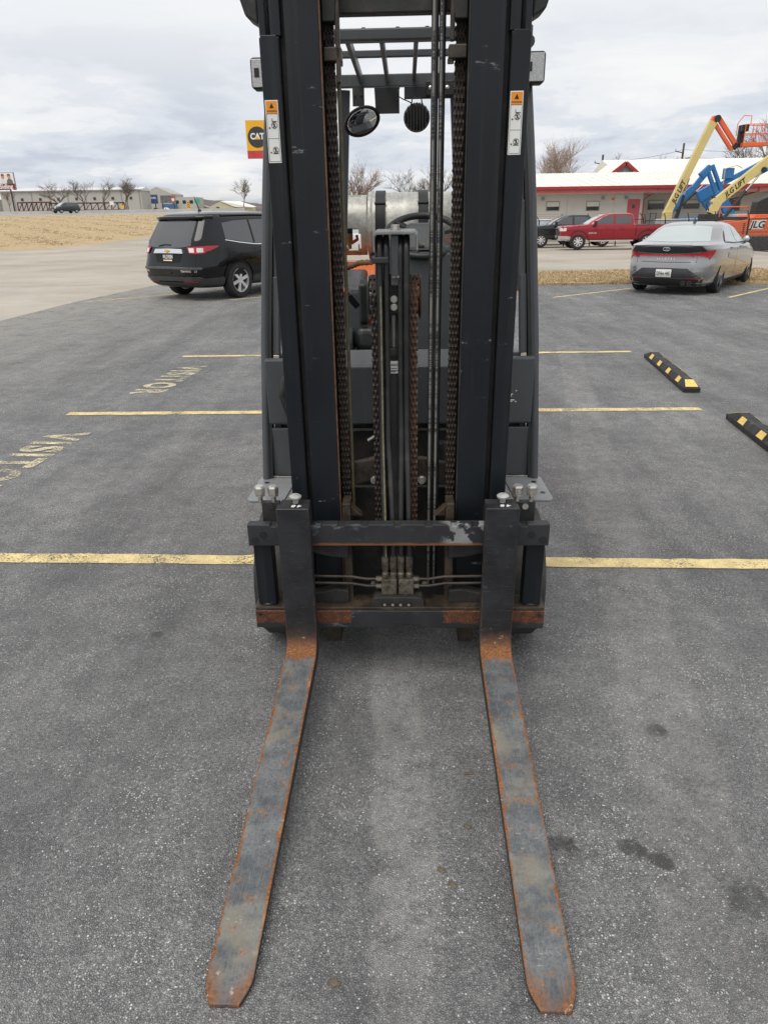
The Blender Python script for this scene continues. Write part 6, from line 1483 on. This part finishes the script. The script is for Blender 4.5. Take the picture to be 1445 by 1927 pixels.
# footbridge of brown steel lattice
M_brown = pm('brown_steel', (.085, .028, .024), .7, var=.15, vs=1)
def lattice(A, B, h, n, label):
    A, B = Vector(A), Vector(B); d = B - A; e = empty('lattice_railing', A); tag(e, label, 'railing', 'brown lattice bridge railings')
    for z in (0, h): m = MB(); m.bar(Vector((0, 0, z)), d + Vector((0, 0, z)), .22, .24); m.build('chord', M_brown, e)
    for i in range(n + 1): m = MB(); m.bar(d * (i / n), d * (i / n) + Vector((0, 0, h)), .16, .16); m.build('upright', M_brown, e)
    for i in range(n): m = MB(); m.bar(d * (i / n), d * ((i + 1) / n) + Vector((0, 0, h)), .11, .11); m.build('diagonal', M_brown, e)
lattice((-69.8, 150, 3.55), (-62.0, 147, 3.5), 1.55, 7, 'brown lattice bridge railing, nearer span at the far left')
lattice((-64.6, 152, 3.6), (-52.5, 160, 3.7), 1.35, 11, 'brown lattice bridge railing, farther span behind the road car')
# long grey works building
M_works = pm('works_wall', (.42, .41, .375), .85, var=.05, vs=.15, dirt=(.36, .35, .32), ds=.3, dth=(.5, .8))
e = empty('works_building', (-95, 200, 3.4)); tag(e, 'long grey metal-clad works building behind the far bare trees', 'building')
part(e, 'wall', M_works, -2, 34, 0, 8, 0, 5.35)
m = MB(); m.prism([(-.3, 5.35), (-.3, 5.6), (4, 6.3), (8.3, 5.5), (8.3, 5.35)], 'x', -2.3, 34.3); m.build('roof', pm('works_roof', (.62, .62, .61), .6), e)
part(e, 'eaves_strip', M_frame, -2.3, 34.3, -.34, -.31, 5.36, 5.62)
for i in range(8): part(e, 'wall_seam', M_frame, 1.2 + i * 4.6, 1.42 + i * 4.6, -.06, 0, 0, 5.34)
for i in range(7):
    w_ = part(e, 'window', M_frame, 3.0 + i * 4.65, 3.75 + i * 4.65, -.05, .02, 3.2, 3.95); m = MB(); m.box(3.07 + i * 4.65, 3.68 + i * 4.65, -.06, -.051, 3.27, 3.88); m.build('pane', M_pane, w_)
e = empty('gabled_shed', (-70.2, 232, 3.9)); tag(e, 'pale gabled shed with a blue front beyond the works building', 'building')
m = MB(); m.prism([(0, 0), (0, 5.2), (4.2, 6.9), (8.4, 5.0), (8.4, 0)], 'y', 0, 14); m.build('wall', M_works, e)
part(e, 'blue_front', pm('blue_cladding', (.05, .13, .27), .6), 5.6, 9.9, -1.2, -.05, 0, 2.1); part(e, 'annex', M_works, 8.41, 15.5, .5, 10, 0, 4.0)
for i in range(3): m = MB(); m.box(9.3 + i * 2.1, 10.3 + i * 2.1, .46, .499, 2.2, 3.1); m.build('window', M_pane, e)
# hoardings
def board(loc, w, h, z0, label, mat, posts, name='billboard'):
    e = empty(name, loc); tag(e, label, 'billboard', 'roadside billboards'); part(e, 'frame', M_frame, -.08, w + .08, .02, .3, z0 - .08, z0 + h + .08); f = part(e, 'poster', mat, 0, w, -.02, .019, z0, z0 + h)
    for x in posts: m = MB(); m.cyl((x, .16, 0), (x, .16, z0 - .08), .14, 8); m.build('post', pm('dark_post', (.05, .04, .04), .7), e)
    return e, f
e, f = board((-68.4, 140, 3.3), 3.45, 2.72, 3.78, 'white billboard with two people and a maroon strip at the far left', M_white, (2.45,))
M_mar = pm('maroon_print', (.20, .018, .030), .5)
m = MB(); m.box(0, 3.45, -.03, -.021, 3.78, 4.72); sp2 = m.build('maroon_strip', M_mar, f)
letters('poster_lettering', 'Siding', 1.02, M_white, (1.85, -.036, 4.24), (1, 0, 0), (0, 0, 1), f, bold=.03)
M_skin = pm('printed_skin', (.52, .27, .19), .6); M_hairp = pm('printed_hair', (.16, .09, .06), .6); M_gshirt = pm('printed_grey', (.14, .14, .14), .6)
for xc, sh in ((1.55, pm('printed_shirt', (.66, .67, .66), .6)), (2.65, M_gshirt)):
    m = MB(); m.add([(xc - .55, -.026, 4.72), (xc + .60, -.026, 4.72), (xc + .52, -.026, 5.25), (xc + .2, -.026, 5.55), (xc - .2, -.026, 5.55), (xc - .45, -.026, 5.25)], [tuple(range(6))]); m.build('printed_figure', sh, f)
    m = MB(); m.add([(xc + .30 * math.cos(a), -.030, 5.88 + .42 * math.sin(a)) for a in [k * .4488 for k in range(14)]], [tuple(range(14))]); m.build('printed_face', M_skin, f)
    m = MB(); m.add([(xc + .31 * math.cos(a), -.033, 6.0 + .33 * math.sin(a)) for a in [k * math.pi / 8 for k in range(9)]] + [(xc - .1, -.033, 6.12), (xc + .12, -.033, 6.12)], [tuple(range(9)) ]); m.build('printed_hair', M_hairp, f)
e, f = board((-64.2, 210, 3.7), 4.4, 2.1, 2.15, 'blue billboard with white lettering near the gabled shed', pm('blue_poster', (.055, .085, .24), .5), (.6, 3.7))
letters('poster_lettering', 'WOLFTEVER', .62, M_white, (2.2, -.026, 3.45), (1, 0, 0), (0, 0, 1), f, bold=.02, sx=1.05)
m = MB(); m.add([(2.2 + .3 * math.cos(a), -.026, 2.85 + .2 * math.sin(a)) for a in [k * .628 for k in range(10)]], [tuple(range(10))]); m.build('poster_emblem', M_white, f)
e, f = board((-60.4, 215, 3.8), 4.0, 1.75, 2.3, 'grey billboard with a red and white corner, right of the blue billboard', pm('grey_poster', (.15, .15, .15), .6, var=.4, vs=1.2), (.4, 3.6))
part_ = MB(); part_.box(2.9, 3.95, -.03, -.021, 2.35, 4.0); part_.build('red_panel', pm('poster_red', (.5, .08, .06), .5), f)
m = MB(); m.cyl((3.45, -.03, 3.0), (3.45, -.036, 3.0), .42, 16); m.build('white_disc', M_white, f)
# small road signs
def rsign(loc, w, h, z, mat, label, diamond=False, name='road_sign'):
    e = empty(name, loc); tag(e, label, 'road sign', 'small road signs beyond the bank'); m = MB(); m.cyl((0, .05, 0), (0, .05, z + h * .4), .05, 6); m.build('post', M_frame, e)
    m = MB()
    if diamond: m.prism([(0, z - h * .1), (w / 2, z + h / 2), (0, z + h), (-w / 2, z + h / 2)], 'y', -.03, .0)
    else: m.box(-w / 2, w / 2, -.03, 0, z, z + h)
    m.build('panel', mat, e); return e
M_ysign = pm('yellow_sign', (.78, .42, .03), .5); M_gsign = pm('green_sign', (.03, .36, .26), .5)
rsign((-48.2, 140, 3.1), .75, .62, 1.15, M_white, 'small white road sign in front of the works building')
rsign((-46.4, 140, 3.1), .75, .75, .45, M_ysign, 'small yellow diamond road sign by the grass bank', True)
rsign((-32.8, 140, 3.0), .95, .75, 1.35, M_gsign, 'green road sign above the black SUV')
e = rsign((-34.4, 140, 3.0), .55, 1.2, .4, M_ysign, 'yellow and black chevron marker above the black SUV')
for k in range(3): m = MB(); m.add([(-.25, -.034, .55 + k * .36), (.0, -.034, .75 + k * .36), (.25, -.034, .55 + k * .36), (.25, -.034, .68 + k * .36), (0, -.034, .88 + k * .36), (-.25, -.034, .68 + k * .36)], [(0, 1, 4, 5), (1, 2, 3, 4)]); m.build('chevron', M_ink, e)
# parked trucks far off, houses
for k, (x, pnt, lab) in enumerate(((-61.0, car_paint('far_black', (.02, .02, .022)), 'tiny black pickup parked far off below the blue billboard'), (-58.3, car_paint('far_white', (.70, .70, .69), .0), 'tiny white pickup parked far off below the grey billboard'))):
    S2 = [(.35, .1, 5.3, .85, 7), (.6, 0, 5.4, .95, 7), (1.05, 0, 5.4, .95, 7), (1.12, .05, 5.2, .93, 7), (1.14, 1.8, 4.0, .92, 7), (1.6, 1.95, 3.3, .8, 6), (1.7, 2.2, 3.0, .6, 5)]
    c = Car('distant_pickup', (x, 206, 3.65), R(0), S2, pnt, .62); tag(c.e, lab, 'pickup', 'pickups parked far off'); c.body((1.05, 4.3), .42, 1, 32)
    c.both('side_window', M_glass_d, [(2.05, 1.2), (3.7, 1.2)], [(2.1, 1.55), (3.2, 1.55)], nb=3, nh=2); c.wheels((1.05, 4.3), .36, .24, 1.6, 5)
M_tan = pm('cream_siding', (.52, .48, .34), .8, var=.05, vs=.3)
e = empty('cream_house', (-52.6, 240, 3.9)); tag(e, 'cream gabled house with arched window above the black SUV', 'house')
m = MB(); m.prism([(0, 0), (0, 1.35), (3.6, 2.75), (7.6, 1.2), (7.6, 0)], 'y', 0, 8); m.build('wall', M_tan, e)
m = MB(); m.add([(7.9, -.3, 1.15), (3.6, -.3, 2.9), (8.0, 9, 3.0), (13.2, 9, 1.3), (13.4, -.3, 1.0)], [(0, 1, 2, 3, 4)]); m.build('roof', M_roofw, e)
part(e, 'side_wing', M_tan, 7.61, 13.0, .4, 8, 0, 1.0)
m = MB(); m.add([(2.6 + .75 * math.cos(a), -.04, .55 + .75 * math.sin(a)) for a in [k * math.pi / 8 for k in range(9)]], [tuple(range(9))]); m.build('arched_window', M_pane, e)
e = empty('tan_house', (-58.5, 245, 3.9)); tag(e, 'small tan house with low roof left of the cream house', 'house')
m = MB(); m.prism([(0, 0), (0, .9), (2.6, 1.75), (5.2, .8), (5.2, 0)], 'y', 0, 6); m.build('wall', pm('tan_siding', (.30, .26, .20), .85), e)
m = MB(); m.prism([(-.2, .95), (2.6, 1.95), (5.5, .85), (5.5, .7), (2.6, 1.76), (-.2, .8)], 'y', -.2, 6.2); m.build('roof', pm('grey_shingle', (.28, .27, .26), .9), e)

# ---- wooded hills far away
t = NT('bare_woodland'); c = t.ramp(t.noise(.09, 8, .75, t.vec(scale=(1, 1, 2.5))), [(.3, (.075, .062, .055)), (.5, (.125, .105, .095)), (.7, (.19, .165, .15))]); M_hill = t.out(c, 1.0)
def ridge(pts, Y, dep, label_seed):
    rg = random.Random(label_seed); xs = np.linspace(pts[0][0], pts[-1][0], 260); v = []
    top = [pw(x, pts) + rg.uniform(-.8, 1.1) for x in xs]
    for x, z in zip(xs, top): v += [(x, Y, 0), (x, Y + dep * .3, z * .75), (x, Y + dep * .6, z), (x, Y + dep, z * .6)]
    m = MB(); m.add(v, [(i * 4 + k, (i + 1) * 4 + k, (i + 1) * 4 + k + 1, i * 4 + k + 1) for i in range(len(xs) - 1) for k in range(3)]); return m
struct(ridge([(-900, 26), (-420, 24), (-330, 22), (-260, 23), (-215, 21.0), (-178, 20), (-150, 18), (-120, 15.5), (-60, 14), (40, 12), (400, 12), (900, 14)], 700, 120, 3).build('hills', M_hill))
struct(ridge([(-900, 18), (-500, 17), (-330, 15.5), (-250, 14.0), (-180, 11), (-60, 9), (900, 8)], 480, 60, 4).build('wooded_hill', M_hill))

# ---- trees
LG = 'bare trees in front of the works building'
bare_tree((-80.0, 168, 3.5), 4.8, 'small brownish bare tree next to the post of the white billboard', .6, 31, .02, 4, (.20, .13, .08), LG)
bare_tree((-68.2, 165, 3.5), 7.2, 'wide bare tree at the left of the row, behind the road car', 1.15, 12,   .009, 5, (.15, .125, .105), LG, ntr=2)
bare_tree((-63.0, 166, 3.5), 7.0, 'bare tree second from the left in the row by the works building', .9, 13,   .009, 5, (.15, .125, .105), LG)
bare_tree((-58.4, 165, 3.5), 7.4, 'bare tree beside the small white road sign', .9, 14,   .009, 5, (.15, .125, .105), LG)
bare_tree((-53.4, 164, 3.4), 7.4, 'bare tree at the right end of the row by the works building', .95, 15,   .009, 5, (.15, .125, .105), LG, ntr=2)
bare_tree((-31.4, 180, 3.7), 6.6, 'rounded pale bare tree standing alone above the black SUV', .75, 21, .014, 5, (.19, .16, .13), 'lone bare trees', kids=(4, 4))
GG = 'bare trees behind the yard building'
bare_tree((19.0, 86, -.4), 10.2, 'tall pale bare tree above the white roof beside the right guard pillar', .62, 41, .0075, 5, (.34, .255, .21), GG, kids=(4, 4))
bare_tree((23.6, 98, -.4), 9.4, 'small bare tree left of the first utility pole', .7, 42, .0075, 5, (.34, .255, .21), GG)
bare_tree((30.2, 104, -.4), 10.0, 'low bare tree rising left of the red gable', .7, 43, .0075, 5, (.34, .255, .21), GG)
bare_tree((42.3, 86, -.4), 12.0, 'dark bare tree behind the orange basket at the right edge', .85, 44, .012, 5, (.11, .09, .075), GG, kids=(4, 4))
bare_tree((38.0, 100, -.4), 8.6, 'low bare tree behind the raised cream boom', .9, 45, .012, 5, (.13, .11, .09), GG)
SG = 'bare trees seen through the mast'
bare_tree((-4.2, 100, -.2), 8.6, 'reddish bare tree seen through the mast above the tank collar', .6, 51, .012, 5, (.22, .15, .11), SG, kids=(4, 4))
bare_tree((-1.9, 108, -.2), 7.2, 'short reddish bare tree seen through the mast above the left tank strap', .7, 52, .012, 5, (.22, .15, .11), SG)
bare_tree((4.0, 92, -.2), 7.8, 'spreading bare tree seen through the mast above the steering wheel', .95, 53, .012, 5, (.13, .105, .085), SG)
bare_tree((8.3, 104, -.2), 8.2, 'bare tree seen through the mast right of the two printed hoses', .8, 54, .012, 5, (.15, .12, .10), SG)
# white van body seen in the gap beside the tank, and silver car in the slit beside the mast
S = [(.30, .1, 4.6, .85, 7), (.55, 0, 4.75, .93, 7), (.85, 0, 4.75, .94, 6.5), (1.0, .05, 4.5, .92, 6), (1.08, .12, 3.7, .89, 6), (1.35, .32, 3.25, .82, 6), (1.55, .55, 2.85, .72, 6), (1.62, .9, 2.4, .5, 5)]
for loc, hd_, lab, pnt in (((-3.5, 31.0, -.05), R(0), 'white car glimpsed through the mast below the tank collar', car_paint('white_car_paint', (.62, .63, .64), .1)), ((8.6, 50.5, -.3), R(0), 'silver car glimpsed in the slit between mast and right guard pillar', car_paint('silver_car_paint', (.45, .47, .48), .4))):
    c = Car('parked_car', loc, hd_, S, pnt); tag(c.e, lab, 'car'); c.body((.95, 3.75), .36, 2, 48)
    c.both('side_window', M_glass_l, [(.6, 1.08), (1.9, 1.08)], [(.8, 1.5), (1.9, 1.52)], nb=5); c.both('side_window', M_glass_l, [(2.0, 1.08), (3.35, 1.08)], [(2.0, 1.52), (2.7, 1.5)], nb=5); c.wheels((.95, 3.75), .33, .22, 1.55, 5)
